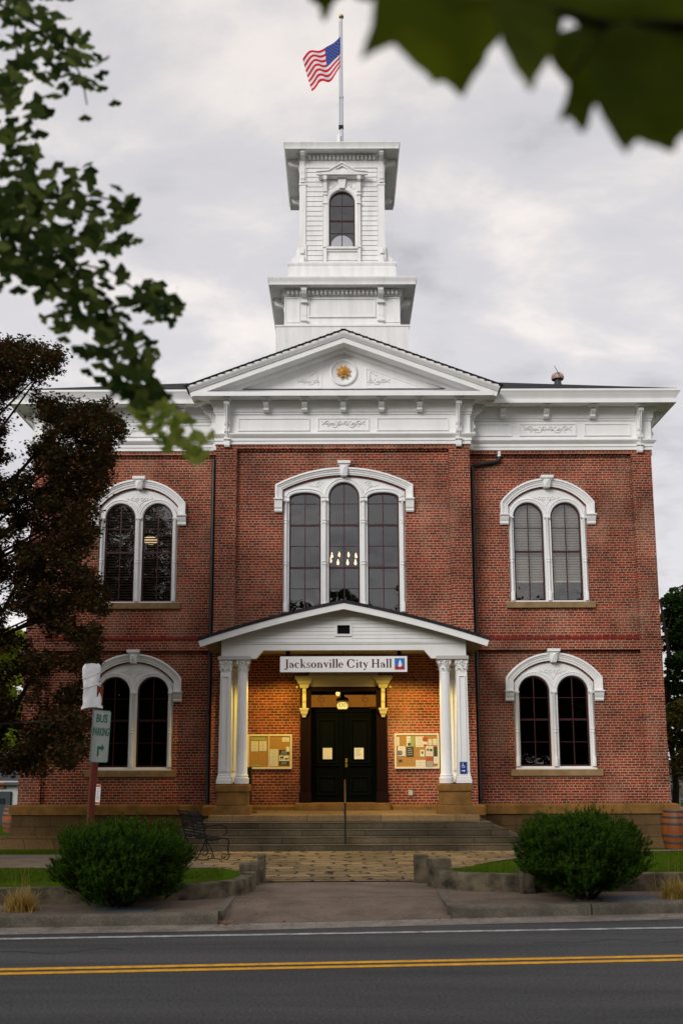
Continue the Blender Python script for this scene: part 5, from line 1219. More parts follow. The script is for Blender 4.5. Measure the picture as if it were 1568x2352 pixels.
# accessible sign on the right square column
ax, az, ay = 2.885, 1.83, 24.62 - .165 - .012
ac = thing('accessible_sign', 'small blue sign with white wheelchair symbol and right arrow on the right square column', 'sign', (ax, ay, az - .14))
m = MB(); m.box(ax - .085, ax + .085, ay - .004, ay + .006, az - .14, az + .14); m.build('sign_plate', 'blue', ac, smooth=0, bevel=.003)
m = MB(); yy = ay - .008
def flat(pts): m.prism([[(ax + p[0], az + p[1]) for p in pts]], yy, yy + .003)
m.lathe([(.011, 0), (.011, .003)], 0, 0, 0, 12, Matrix.Translation((ax - .012, yy + .003, az + .105)) @ Matrix.Rotation(R(90), 4, 'X'))
flat([(-.020, .09), (-.006, .09), (-.004, .055), (.022, .055), (.034, .020), (.048, .024), (.046, .014), (.028, .008), (.015, .042), (-.018, .042)])
for i in range(16):
    a0, a1 = R(130 + 14 * i), R(130 + 14 * (i + 1)); r0, r1 = .030, .038
    flat([(-.006 + r0 * math.cos(a0), .035 + r0 * math.sin(a0)), (-.006 + r1 * math.cos(a0), .035 + r1 * math.sin(a0)), (-.006 + r1 * math.cos(a1), .035 + r1 * math.sin(a1)), (-.006 + r0 * math.cos(a1), .035 + r0 * math.sin(a1))])
flat([(-.045, -.062), (.012, -.062), (.012, -.045), (.045, -.073), (.012, -.101), (.012, -.084), (-.045, -.084)])
m.build('sign_symbols', 'signwhite', ac, smooth=0)
# handrail in the middle of the steps
hr = thing('handrail', 'slim iron handrail with reddish top rail up the middle of the stone steps', 'handrail', (0, 22.9, 0))
m = MB(); m.tube([(.02, 23.0, .14), (.02, 23.0, 1.02)], .022, 8); m.tube([(.02, 24.6, FL), (.02, 24.6, 1.55)], .022, 8); m.ball((.02, 23.0, 1.03), .032, 8); m.build('rail_post', 'iron', hr)
m = MB(); m.tube([(.02, 23.0, 1.0), (.02, 24.6, 1.53), (.02, 25.1, 1.53)], .024, 8); m.build('top_rail', mat('rust red rail paint', (.035, .009, .006), .6), hr)
m = MB(); bp_ = P(571, 1770, 25.2); bx = bp_.x + .02
m.tube([(bx, 25.3, FL), (bx, 25.3, 1.86)], .055, 10); m.lathe([(.20, 0), (.19, .025), (.06, .05)], bx, 25.3, FL, 14)
tag(m.build('bollard_post', 'iron'), 'black iron post on a round foot standing beside the left column pedestal', 'post')
m = MB(); m.box(1.71, 1.83, YC - .05, YC, 1.10, 1.24); o = tag(m.build('outlet_box', mat('grey outlet box', (.45, .44, .40), .5), smooth=0, bevel=.008), 'small grey electrical outlet box on the brick below the right notice board', 'outlet box')
# lamps seen inside
pg = thing('pendant_lamp', 'glowing round pendant lamp inside the upper left window', 'lamp', (0, 0, 0)); q = P(346.5, 1241, 28.6); pg.location = q
m = MB(); m.lathe([(.03, -.12), (.10, -.115), (.18, -.07), (.205, -.0), (.19, .06), (.10, .10), (.03, .11)], q.x, q.y, q.z, 20); m.build('lamp_globe', 'globe', pg)
m = MB(); m.tube([(q.x, q.y, q.z + .1), (q.x, q.y, 10.6)], .012, 6); m.build('lamp_stem', 'iron', pg)
ch = thing('chandelier', 'ring chandelier of eight lit bulbs inside the middle upper window', 'chandelier', (0, 29.2, 7.9))
bulbs = [(762, 1274), (779, 1272), (800, 1272), (817, 1275), (759, 1285), (776, 1290), (798, 1290), (816, 1290)]
m0 = None; mr_ = MB(); ctr = Vector((.1, 29.6, 8.2)); ringp = []
for i, (a, b_) in enumerate(bulbs):
    q = P(a, b_, 29.9 if i < 4 else 29.2); mz = MB(); mz.lathe([(.012, -.10), (.035, -.075), (.042, -.04), (.03, .0), (.018, .04), (.016, .07)], q.x, q.y, q.z, 10); mz.build('bulb', 'bulb', ch)
    mr_.tube([(q.x, q.y, q.z + .07), (q.x, q.y, q.z + .14), (ctr.x, ctr.y, 8.35)], .009, 5)
mr_.tube([(ctr.x, ctr.y, 8.3), (ctr.x, ctr.y, 10.6)], .014, 6); mr_.build('chandelier_arms', 'iron', ch)

# ================================================================ BENCH
def bench():
    o = Vector((-3.02, 20.72, .035)); root = thing('garden_bench', 'weathered black iron slatted garden bench with scrolled legs, standing at the foot of the steps', 'bench', o)
    ang = R(118); Mx = Matrix.Translation(o) @ Matrix.Rotation(ang, 4, 'Z')
    # local: x along the seat, -y front
    Wd = 1.22
    T = lambda x, y, z: Mx @ Vector((x, y, z))
    bk = [(.0, .40), (.05, .50), (.075, .62), (.09, .75), (.12, .86), (.19, .95)]
    m = MB()
    for i in range(9):
        t = i / 8; z = .47 + .47 * t; y = .02 + .04 * t + .12 * t ** 3
        m.obox(Mx @ Matrix.Translation((0, y, z)) @ Matrix.Rotation(R(8 + 14 * t), 4, 'X'), Wd, .006, .034)
    m.build('backrest_slats', 'bench', root, smooth=0)
    m = MB()
    for i in range(8): m.obox(Mx @ Matrix.Translation((0, -.03 - .055 * i, .42 + .012 * math.cos(i))), Wd, .036, .006)
    m.build('seat_slats', 'bench', root, smooth=0)
    for x in (-Wd / 2, Wd / 2):
        m = MB()
        m.tube([T(x, .19, .97), T(x, .10, .85), T(x, .05, .62), T(x, .0, .43), T(x, -.1, .40), T(x, -.35, .44), T(x, -.46, .42), T(x, -.48, .36), T(x, -.46, .2), T(x, -.50, .08), T(x, -.46, .02), T(x, -.38, .01)], .013, 7)
        m.tube([T(x, .0, .43), T(x, .06, .28), T(x, .16, .10), T(x, .24, .01)], .013, 7)
        m.tube([T(x, .0, .42), T(x, -.12, .22), T(x, -.18, .06)], .010, 7)
        m.tube([T(x, q[0], q[1]) for q in spiral(-.08, .09, .08, 0, 1.2)], .008, 6); m.tube([T(x, q[0], q[1]) for q in spiral(-.38, .08, .07, 3, -1.2)], .008, 6)
        m.tube([T(x, .20, .06), T(x, .05, .03), T(x, -.15, .06), T(x, -.35, .02)], .009, 6)
        m.tube([T(x, .06, .66), T(x, -.08, .68), T(x, -.30, .70), T(x, -.42, .64), T(x, -.44, .54), T(x, -.36, .50)], .011, 7)
        m.build('end_frame', 'bench', root)
    m = MB(); m.tube([T(0, .19, .97), T(0, .10, .85), T(0, .05, .62), T(0, .0, .43), T(0, -.1, .40), T(0, -.42, .41)], .009, 6); m.build('centre_strap', 'bench', root)
bench()
# ================================================================ SIGN POST
def sign_post():
    base = Vector((-3.3, 13.9, .12)); B_ = P(207, 1900, 13.9); A_ = P(228, 1600, 13.9)
    ax_ = (A_ - B_).normalized(); bot = B_ + ax_ * (-(B_.z - .1) / ax_.z)
    root = thing('sign_post', 'leaning red-brown wooden post carrying a BUS PARKING sign and a plastic-wrapped sign', 'sign post', bot)
    rotm = Vector((0, 0, 1)).rotation_difference(ax_).to_matrix().to_4x4()
    Ln = (A_ - bot).length + .15
    m = MB(); m.obox(Matrix.Translation(bot + ax_ * Ln * .5) @ rotm @ Matrix.Rotation(R(25), 4, 'Z'), .088, .10, Ln); m.build('post', 'postred', root, smooth=0, bevel=.006)
    c_ = P(231.5, 1691, 13.66); W_, H_ = .31, .71
    Mz = Matrix.Translation(c_) @ rotm @ Matrix.Rotation(R(53), 4, 'Z')
    m = MB()
    def rr(w, h, r, n=5):
        pts = []
        for cx, cz, a0 in ((w / 2 - r, h / 2 - r, 0), (-w / 2 + r, h / 2 - r, 90), (-w / 2 + r, -h / 2 + r, 180), (w / 2 - r, -h / 2 + r, 270)):
            for i in range(n + 1): a = R(a0 + 90 * i / n); pts.append((cx + r * math.cos(a), cz + r * math.sin(a)))
        return pts
    m.prism([rr(W_, H_, .035)], -.002, .003, m=Mz); pn = m.build('sign_panel', 'signsilver', root, smooth=0)
    m = MB(); m.prism([rr(W_, H_, .035), rr(W_ - .018, H_ - .018, .03)], -.0035, -.002, m=Mz); 
    vs, fs = text_mesh('BUS', .155, .001, .003, .74); m.add([Mz @ Vector((v[0], -.0035 - v[2], .235 + v[1])) for v in vs], fs)
    vs, fs = text_mesh('PARKING', .150, .001, .003, .445); m.add([Mz @ Vector((v[0], -.0035 - v[2], .055 + v[1])) for v in vs], fs)
    m.prism([[(-.045, -.27), (-.015, -.27), (-.015, -.175), (.03, -.175), (.03, -.205), (.075, -.155), (.03, -.105), (.03, -.135), (-.045, -.135)]], -.0045, -.002, m=Mz)
    m.build('sign_lettering', 'signgreen', pn, smooth=0)
    m = MB()
    for zz in (.29, -.275): m.lathe([(.011, 0), (.011, .004), (.006, .008)], 0, 0, 0, 8, Mz @ Matrix.Translation((0, -.003, zz)) @ Matrix.Rotation(R(90), 4, 'X'))
    m.build('bolt', 'alu', pn)
    # wrapped sign
    c_ = P(211, 1575, 13.85); Mz = Matrix.Translation(c_) @ Matrix.Rotation(R(-3), 4, 'Y') @ Matrix.Rotation(R(12), 4, 'Z'); m = MB(); n_, k = 22, 24; vs = []; fs = []
    for j in range(n_ + 1):
        t = j / n_; z = -.31 + .61 * t; hw_ = .115 + .012 * math.sin(t * 9) + (.03 * (1 - t / .08) if t < .08 else 0) - (.0 if t < .93 else .03 * (t - .93) / .07)
        for i in range(k):
            a = 2 * math.pi * i / k; nx = noise.noise(Vector((math.cos(a) * 2, math.sin(a) * 2, t * 5))) * .009
            vs.append(Mz @ Vector((max(-1, min(1, 1.25 * math.cos(a))) * (hw_ + nx) + .008 * math.sin(t * 8), math.sin(a) * (.030 + nx * 1.8), z + .012 * math.sin(3 * a))))
        if j:
            for i in range(k): q_ = (i + 1) % k; fs.append(((j - 1) * k + i, (j - 1) * k + q_, j * k + q_, j * k + i))
    fs += [tuple(range(k)), tuple(n_ * k + i for i in range(k))]
    m.add(vs, fs); wp = m.build('plastic_wrapped_sign', 'plastic', root, smooth=50)
    m = MB()
    for z0, z1 in ((.10, .19), (-.04, .03), (.15, -.02)): m.tube([Mz @ Vector((-.13, -.035, z0)), Mz @ Vector((0, -.047, (z0 + z1) / 2)), Mz @ Vector((.125, -.035, z1))], .003, 5)
    m.build('tie_cord', 'paperw', wp)
    c_ = P(225.5, 1825, 13.82); Mz = Matrix.Translation(c_) @ rotm @ Matrix.Rotation(R(-35), 4, 'Z'); m = MB(); m.obox(Mz, .085, .004, .27); nt_ = m.build('small_notice', 'signwhite', root, smooth=0)
    m = MB(); [m.obox(Mz @ Matrix.Translation((0, -.003, z)), .08, .002, .03) for z in (.115, -.115)]; m.build('red_band', 'redpaper', nt_, smooth=0)
    m = MB(); [m.obox(Mz @ Matrix.Translation((0, -.003, .08 - i * .017)), random.uniform(.03, .06), .002, .005) for i in range(10)]; m.build('notice_print', 'ink', nt_, smooth=0)
sign_post()
# ================================================================ BARRELS, TABLE, HOUSE
def barrel(x, y, z, label, h=.90, r=.30):
    root = thing('wine_barrel', label, 'barrel', (x, y, z), 'old wine barrels')
    pf = [(r * .80 + r * .22 * math.sin(math.pi * i / 14), h * i / 14) for i in range(15)]
    m = MB(); m.lathe(pf, x, y, z, 28); m.build('staves', 'barrelwood', root, smooth=30)
    for t in (0.0, .17, .33, .62, .78, .92):
        i0 = r * .80 + r * .22 * math.sin(math.pi * (t + .03)) + .006; m = MB(); m.lathe([(i0 - .002, 0), (i0, .02), (i0, .05), (i0 - .002, .065)], x, y, z + h * t, 28); m.build('hoop', 'hoop', root)
    return root
q = P(1556, 1955, 25.9); barrel(q.x, 25.9, -.24, 'large orange-brown oak barrel with dark hoops at the right corner of the hall', 1.0, .37)
q = P(29, 1905, 34); barrel(q.x, 34.0, -.3, 'small distant oak barrel beside the grey-roofed house left of the hall', .90, .33)
tb_ = thing('wooden_table', 'rustic plank-topped dark table standing behind the right barrel', 'table', (9.6, 28.3, -.28))
m = MB(); m.box(9.05, 11.4, 27.9, 28.7, .66, .72); m.build('table_top', mat('orange plank', (.36, .15, .05), .6), tb_, smooth=0)
m = MB(); [m.box(a - .05, a + .05, b_ - .05, b_ + .05, -.3, .58) for a in (9.25, 11.2) for b_ in (28.0, 28.6)]; m.box(9.1, 11.35, 27.97, 28.63, .46, .659); m.build('table_frame', 'iron', tb_, smooth=0)
pf_ = thing('picket_fence', 'white picket fence far behind the trees right of the hall', 'fence', (17, 52, -.3))
m = MB()
for i in range(26): x = 14.5 + i * .45; m.box(x - .05, x + .05, 52, 52.04, -.3, 1.25); m.add([(x - .05, 52, 1.25), (x + .05, 52, 1.25), (x, 52, 1.36)], [(0, 1, 2)])
m.build('picket', 'housewhite', pf_, smooth=0); m = MB(); m.box(14.3, 26, 52.04, 52.09, .1, .2); m.box(14.3, 26, 52.04, 52.09, .85, .95); m.build('fence_rail', 'housewhite', pf_, smooth=0)
hs = thing('grey_roofed_house', 'pale house with steep grey shingle roof and slate door left behind the hall', 'house', (-16, 42, -.3))
yh = 38.0; e_ = P(40, 1800, yh)
m = MB(); m.box(-22, e_.x + .15, yh + .3, yh + 8, -.4, e_.z + .1); m.build('wall', 'housewhite', hs, smooth=0)
rt_ = P(20, 1733, yh + 3.5)
m = MB(); m.add([(-22.4, yh, e_.z - .05), (e_.x + .5, yh, e_.z - .05), (e_.x + .5, yh + 3.9, rt_.z + .1), (-22.4, yh + 3.9, rt_.z + .1), (e_.x + .5, yh + 8.4, e_.z - .05), (-22.4, yh + 8.4, e_.z - .05)], [(0, 1, 2, 3), (3, 2, 4, 5), (0, 3, 5), (1, 4, 2), (0, 5, 4, 1)]); m.build('roof', 'greyroof', hs, smooth=0)
a = P(-18, 1818, yh + .28); b_ = P(22, 1905, yh + .28)
m = MB(); m.box(a.x, b_.x, yh + .2, yh + .32, -.3, a.z); dd = m.build('door', 'housedoor', hs, smooth=0)
m = MB(); m.box(a.x + .2, b_.x - .2, yh + .17, yh + .2, .5, a.z - .25); m.build('door_pane', mat('dark pane', (.015, .02, .025), .1, .5), dd, smooth=0)
m = MB(); m.box(a.x + .1, b_.x - .25, yh + .2, yh + .3, a.z + .12, a.z + .34); m.build('orange_plaque', mat('orange plaque', (.40, .16, .03), .7), hs, smooth=0)

# ================================================================ PLANTS
def leafmesh(name, m_, leaves, parent, shape):
    """leaves: list of (pos, size, matrix3). shape: (verts2d, faces) folded a little"""
    sv, sf = shape; v = []; f = []
    for p, s_, r in leaves:
        o = len(v)
        for q in sv: w3 = r @ (Vector(q) * s_); v.append((p[0] + w3.x, p[1] + w3.y, p[2] + w3.z))
        f += [tuple(o + i for i in t) for t in sf]
    me = bpy.data.meshes.new(name); me.from_pydata(v, [], f); me.materials.append(M[m_]); o = bpy.data.objects.new(name, me); C.objects.link(o)
    if parent:
        o.parent = parent
        if parent.type == 'EMPTY': o.matrix_parent_inverse = Matrix.Translation(-parent.location)
    return o
def rrot(tilt=3.14): 
    return (Matrix.Rotation(random.uniform(0, 6.283), 3, 'Z') @ Matrix.Rotation(random.uniform(-tilt, tilt), 3, 'X') @ Matrix.Rotation(random.uniform(0, 6.283), 3, 'Z'))
SH_SIMPLE = ([(0, -.5, 0), (.32, -.1, .08), (.2, .3, .05), (0, .55, -.05), (-.2, .3, .05), (-.32, -.1, .08)], [(0, 1, 2, 3), (0, 3, 4, 5)])
def lobed(pts):
    right = pts; left = [(-x, y) for x, y in reversed(pts[1:-1])]; allp = right + left
    vs = [(0, .1, -.04)] + [(x, y, .10 * abs(x)) for x, y in allp]; n = len(allp)
    return vs, [(0, 1 + i, 1 + (i + 1) % n) for i in range(n)]
SH_STAR = lobed([(0, .55), (.12, .22), (.42, .28), (.24, .02), (.36, -.26), (.08, -.14), (0, -.5)])
SH_MAPLE = lobed([(0, -.50), (.12, -.42), (.34, -.46), (.42, -.34), (.62, -.30), (.54, -.14), (.70, .10), (.80, .40), (.62, .30), (.54, .33), (.42, .22), (.38, .40), (.40, .62), (.22, .56), (.10, .72), (0, .98)])
def fan():
    vs = [(0, -.02, 0), (-.015, -.5, 0), (.015, -.5, 0)]; n = 8; fs = []
    for i in range(n + 1):
        a = R(-58 + 116 * i / n); r = .95 if i != n // 2 else .72; r += .04 * (i % 2); vs.append((r * math.sin(a), r * math.cos(a), .12 * math.sin(a * 2.2) + .12 * (r * math.cos(a))))
    for i in range(n): fs.append((0, 3 + i + 1, 3 + i))
    fs.append((0, 1, 2)); return vs, fs
SH_FAN = fan()
def tree(name, label, base, h, clumps, per, lsize, m_, shape=SH_SIMPLE, trunk_r=.25, group=None, limbs=True, flat=.75, lean=(0, 0), m2=None):
    root = thing(name, label, 'tree', base, group); b0 = Vector(base)
    m = MB(); top = b0 + Vector((lean[0], lean[1], h)); n = 8
    m.tube([b0 + (top - b0) * (i / n) + Vector((.12 * math.sin(i * 1.3), .1 * math.cos(i * 1.7), 0)) * min(1, i) for i in range(n + 1)], trunk_r, 10, trunk_r * .3)
    if limbs:
        for i, (c, r) in enumerate(clumps):
            if i % limbs if limbs is not True else 0: continue
            c = Vector(c); t = min(.85, max(.25, (c.z - b0.z) / h * .6)); s0 = b0 + (top - b0) * t; mid = s0.lerp(c, .5) + Vector((random.uniform(-.3, .3), random.uniform(-.3, .3), random.uniform(-.1, .4)))
            rr = trunk_r * .30; m.tube([s0, s0.lerp(mid, .5) + Vector((0, 0, .08)), mid, c], rr, 6, rr * .2)
    m.build('trunk', 'bark', root)
    la, lb_ = [], []
    for c, r in clumps:
        c = Vector(c); k = int(per * (r ** 2)) + 8
        for i in range(k):
            d = Vector((random.gauss(0, 1), random.gauss(0, 1), random.gauss(0, 1))).normalized() * r * (random.uniform(.35, 1.08) ** .6 if shape is not SH_STAR else random.uniform(.1, 1.0) ** .5 * random.choice([.8, 1, 1.25, 1.6]))
            d.z *= flat
            (lb_ if m2 and random.random() < .35 else la).append((c + d, lsize * random.uniform(.65, 1.25), rrot(1.2)))
    cr_ = leafmesh('crown', m_, la, root, shape)
    if lb_: leafmesh('turning_leaves', m2, lb_, cr_, shape)
    return root
# purple-leaved maple in front of the hall's left wing
def purple():
    random.seed(21); Y = 20.5
    poly = [(-650, 1050), (-500, 850), (-250, 740), (-60, 760), (20, 775), (60, 770), (135, 785), (160, 815), (140, 850), (100, 875), (105, 905), (165, 915), (230, 925), (240, 905), (285, 955), (308, 990), (285, 1020), (262, 1060), (262, 1100), (235, 1145), (222, 1180), (238, 1220), (225, 1250), (205, 1280), (215, 1310), (262, 1345), (265, 1385), (235, 1420), (240, 1450), (225, 1480), (235, 1520), (210, 1560),
            (205, 1600), (225, 1640), (200, 1690), (205, 1740), (175, 1770), (120, 1765), (90, 1790), (40, 1775), (-150, 1790), (-400, 1760), (-600, 1600)]
    holes = [(45, 950, 38), (75, 990, 28), (20, 1010, 22), (15, 1080, 20), (60, 1070, 14), (95, 1105, 14), (40, 1030, 20), (110, 885, 18), (60, 905, 16), (30, 1430, 24), (10, 1365, 22), (95, 1480, 22), (60, 1445, 16), (130, 1555, 24), (190, 1630, 10), (15, 1520, 26), (45, 1580, 28), (110, 1600, 18), (150, 1490, 22), (20, 1260, 16), (75, 1235, 14), (10, 1200, 14), (60, 1640, 22), (185, 1420, 14), (165, 1560, 16), (20, 1700, 22)]
    def inside(x, y):
        c = False; j = len(poly) - 1
        for i in range(len(poly)):
            a, b_ = poly[i], poly[j]
            if (a[1] > y) != (b_[1] > y) and x < (b_[0] - a[0]) * (y - a[1]) / (b_[1] - a[1]) + a[0]: c = not c
            j = i
        return c
    cl = []; sc = 113.0
    tries = 0
    while len(cl) < 2300 and tries < 60000:
        tries += 1
        x = random.uniform(-620, 310); y = random.uniform(740, 1795); r = random.uniform(.10, .26) if x > -60 else random.uniform(.35, .7); rp = r * sc
        if x < -60 and random.random() < .88: continue
        if not all(inside(x + rp * .5 * math.cos(k), y + rp * .5 * math.sin(k)) for k in (0, .785, 1.57, 2.36, 3.14, 3.93, 4.71, 5.5)): continue
        if any((x - h[0]) ** 2 + (y - h[1]) ** 2 < (h[2] * .8 + rp * .6) ** 2 for h in holes): continue
        p = P(x, y, Y + random.uniform(-1.7, 1.7)); cl.append((p, r))
    # keep limb anchors sparse
    base = P(-300, 2000, Y); base.z = .05
    b0 = Vector((base.x, Y, .05))
    return tree('purple_maple_tree', 'dark purple-leaved maple covering the left end of the hall', b0, 8.8, cl, 1250, .092, 'lf_purple', SH_STAR, .24, limbs=75, flat=.8)
purple()
m = MB()
for pts, r in (([(-120, 1800), (0, 1690), (50, 1600), (105, 1490)], .09), ([(-80, 1500), (10, 1400), (60, 1300), (75, 1200)], .06), ([(-40, 1150), (40, 1090), (120, 1000), (170, 950)], .05)):
    m.tube([P(a, b_, 20.6) for a, b_ in pts], r, 8, r * .25)
tagged = [o for o in bpy.data.objects if o.name == 'purple_maple_tree'][0]; m.build('limb', 'bark', tagged)
# trees behind, right and left
random.seed(5)
def ball_clumps(c, R_, n, r0, r1, flat=1.0):
    out = []
    for i in range(n):
        d = Vector((random.gauss(0, 1), random.gauss(0, 1), random.gauss(0, 1))).normalized() * R_ * random.uniform(.4, 1) ** .5; d.z *= flat; out.append((Vector(c) + d, random.uniform(r0, r1)))
    return out
p1 = P(1585, 1500, 44)
cl = [(P(x, y, 44 + random.uniform(-2, 2)), r) for x, y, r in ((1545, 1385, .6), (1570, 1375, .8), (1530, 1420, .45), (1565, 1440, .9), (1600, 1420, 1.4), (1530, 1480, .5), (1555, 1520, .5), (1600, 1540, 1.3), (1575, 1490, .8), (1640, 1450, 2), (1560, 1600, .9), (1540, 1570, .4), (1620, 1620, 1.4), (1700, 1500, 2.2), (1680, 1380, 1.6), (1530, 1640, .5), (1760, 1560, 2))]
tree('green_shade_tree', 'tall dark green tree rising behind the right corner of the hall', (P(1548, 1860, 44).x, 44, -.3), 9.5, cl, 900, .24, 'lf_green', SH_SIMPLE, .16, limbs=4)
cl = [(P(x, y, 40 + random.uniform(-1.5, 1.5)), r) for x, y, r in ((1545, 1660, .5), (1570, 1640, .8), (1555, 1700, .5), (1590, 1700, 1.0), (1620, 1760, 1.2), (1560, 1745, .35), (1600, 1640, 1.1), (1680, 1680, 1.5), (1540, 1700, .3))]
tree('turning_maple_tree', 'smaller tree with yellowing orange leaves behind the right corner of the hall', (P(1600, 1860, 40).x, 40, -.3), 5.0, cl, 1000, .18, 'lf_autumn', SH_SIMPLE, .10, limbs=2, m2='lf_green')
cl = [(P(x, y, 50 + random.uniform(-2, 2)), r) for x, y, r in ((10, 1480, 1.1), (40, 1470, .7), (-40, 1500, 1.6), (25, 1540, 1.1), (60, 1560, .5), (10, 1620, 1.3), (45, 1650, .9), (-60, 1600, 2), (35, 1700, 1.1), (75, 1640, .9), (-30, 1690, 1.5), (-120, 1520, 2.2), (65, 1700, .8), (70, 1520, .5))]
tree('yellow_green_tree', 'bright yellow-green tree standing behind the grey-roofed house', (P(0, 1860, 50).x, 50, -.3), 7.5, cl, 900, .25, 'lf_yellow', SH_SIMPLE, .25, limbs=3)
m_far = [('conifer_tree', -34, 70, 12), ('conifer_tree', 22, 74, 9), ('conifer_tree', 33, 66, 12)]
for nm, x, y, h in m_far:
    cl = [(Vector((x + random.uniform(-.5, .5), y + random.uniform(-1, 1), 1.2 + h * i / 12)), .35 + (1 - i / 12) * h * .22) for i in range(12)]
    side = 'left behind the yellow-green tree' if x < 0 else ('nearer the hall behind the picket fence' if x < 30 else 'far right beyond the picket fence')
    tree(nm, 'dark broad conifer ' + side, (x, y, -.3), h, cl, 130, .38, 'lf_green', SH_SIMPLE, .25, limbs=False)
# street trees behind the camera: they stand reflected in the panes and shade the street
random.seed(9)
for i, (x, y, h) in enumerate([(-14, -10, 12.6), (-7.0, -9, 14.6), (.6, -11, 13.4), (7.5, -10, 14.4), (15, -10, 12.4), (23, -11, 14), (-22, -11, 15), (-3, -14, 12), (11.5, -13, 13), (-10.5, -13.5, 13), (19, -14, 14)]):
    cl = ball_clumps((x, y, h * .52), h * .36, 60, 1.3, 2.1, 1.2)
    lab = ['tall street tree across the road, far left', 'round street tree across the road, left of the viewer', 'lowest street tree straight across the road', 'street tree across the road, just right of the viewer', 'tallest street tree across the road at right', 'outermost right street tree across the road', 'outermost left street tree across the road', 'rear street tree left of the lowest one across the road', 'rear street tree between the two right ones across the road', 'rear street tree at left across the road', 'rear street tree at far right across the road'][i]
    tree('street_tree', lab, (x, y, .1), h * .8, cl, 75, .46, 'lf_green', SH_SIMPLE, .3, 'street trees across the road', limbs=8)

# ginkgo twigs near the camera, upper left
def ginkgo():
    random.seed(33)
    GY = 3.7; tx, ty = -4.6, 4.2
    root = thing('ginkgo_tree', 'out of focus ginkgo branches with fan-shaped leaves hanging in from the upper left', 'tree', (tx, ty, .12))
    m = MB(); m.tube([(tx, ty, .1), (tx + .05, ty, 2), (tx - .05, ty + .1, 4.5), (tx + .1, ty, 7.5)], .16, 12, .08)
    twigs = [[(-500, 100), (-200, 20), (0, 10), (90, 60), (150, 110), (190, 180), (200, 240)], [(-500, 250), (-150, 330), (30, 400), (130, 450), (220, 450), (300, 470)],
             [(-500, 300), (-100, 480), (60, 520), (150, 600), (250, 690), (300, 780), (360, 880), (430, 960), (470, 1040)], [(150, 600), (250, 620), (330, 680), (395, 700)], [(60, 520), (120, 590), (150, 690)], [(30, 10), (40, 120), (30, 220)]]
    for tw in twigs: m.tube([P(a, b_, GY) for a, b_ in tw], .008 if len(tw) > 5 else .004, 6, .003)
    q = P(-500, 100, GY); m.tube([(tx, ty, 5.2), ((tx + q.x) / 2, ty, 5.6), q], .05, 8, .012); q = P(-500, 275, GY); m.tube([(tx, ty, 4.4), ((tx + q.x) / 2, ty, 5.0), q], .05, 8, .012)
    m.build('trunk', 'bark', root)
    cl = [(20, 25, 7, 40), (95, 60, 5, 35), (110, 20, 3, 25), (140, 100, 5, 28), (60, 150, 7, 38), (20, 200, 6, 30), (190, 130, 5, 26), (205, 170, 4, 22), (120, 165, 3, 20), (90, 240, 3, 14), (15, 290, 4, 20), (60, 330, 4, 25), (30, 420, 12, 45), (10, 500, 9, 45), (95, 460, 12, 50), (60, 560, 9, 45), (25, 590, 7, 35), (160, 445, 7, 34), (215, 480, 5, 26), (190, 400, 3, 20), (280, 460, 4, 18), (300, 490, 3, 14), (265, 510, 3, 18), (275, 545, 2, 10), (120, 550, 9, 40), (170, 560, 6, 30), (235, 560, 3, 18), (130, 630, 8, 32),
          (185, 660, 8, 34), (90, 620, 5, 26), (150, 720, 5, 24), (240, 650, 5, 26), (225, 720, 7, 30), (265, 760, 6, 26), (320, 690, 4, 22), (350, 690, 4, 18), (385, 695, 4, 16), (370, 660, 3, 12), (215, 800, 3, 14), (290, 820, 6, 26), (330, 800, 4, 22), (345, 840, 3, 15), (275, 880, 4, 18), (315, 880, 5, 22), (350, 900, 4, 18)]
    lv = []
    for cx, cy, k, s_ in cl:
        for i in range(int(k * (4.4 if cx < 130 else 2.9))):
            p = P(cx + random.gauss(0, s_ * .9), cy + random.gauss(0, s_ * .9), GY + random.uniform(-.3, .35)); r = Matrix.Rotation(random.uniform(-1.1, 1.1), 3, 'Y') @ Matrix.Rotation(R(random.uniform(55, 125)), 3, 'X') @ Matrix.Rotation(R(180) + random.uniform(-.9, .9), 3, 'Z')
            lv.append((p, .041 * random.uniform(.7, 1.35), r))
    for (a, b_) in ((195, 262), (230, 195), (232, 160), (262, 228), (150, 770), (310, 545), (205, 845)): lv.append((P(a, b_, GY), .036, Matrix.Rotation(random.uniform(-.5, .5), 3, 'Y') @ Matrix.Rotation(R(100), 3, 'X') @ Matrix.Rotation(R(180), 3, 'Z')))
    lf = leafmesh('leaves', 'lf_ginkgo', lv, root, SH_FAN)
    lv = []
    for cx, cy, k, s_ in [(330, 940, 8, 26), (375, 930, 7, 22), (350, 975, 6, 22), (400, 975, 7, 20), (430, 1000, 7, 20), (455, 1035, 7, 16), (375, 1010, 4, 15), (425, 950, 3, 15), (470, 1000, 3, 12)]:
        for i in range(int(k * 1.9)):
            p = P(cx + random.gauss(0, s_ * .6), cy + random.gauss(0, s_ * .6), GY - .2 + random.uniform(-.2, .2)); lv.append((p, .033 * random.uniform(.8, 1.2), Matrix.Rotation(random.uniform(-1, 1), 3, 'Y') @ Matrix.Rotation(R(random.uniform(50, 120)), 3, 'X') @ Matrix.Rotation(R(180) + random.uniform(-.8, .8), 3, 'Z')))
    leafmesh('pale_tip_leaves', 'lf_ginkgo_pale', lv, lf, SH_FAN)
ginkgo()
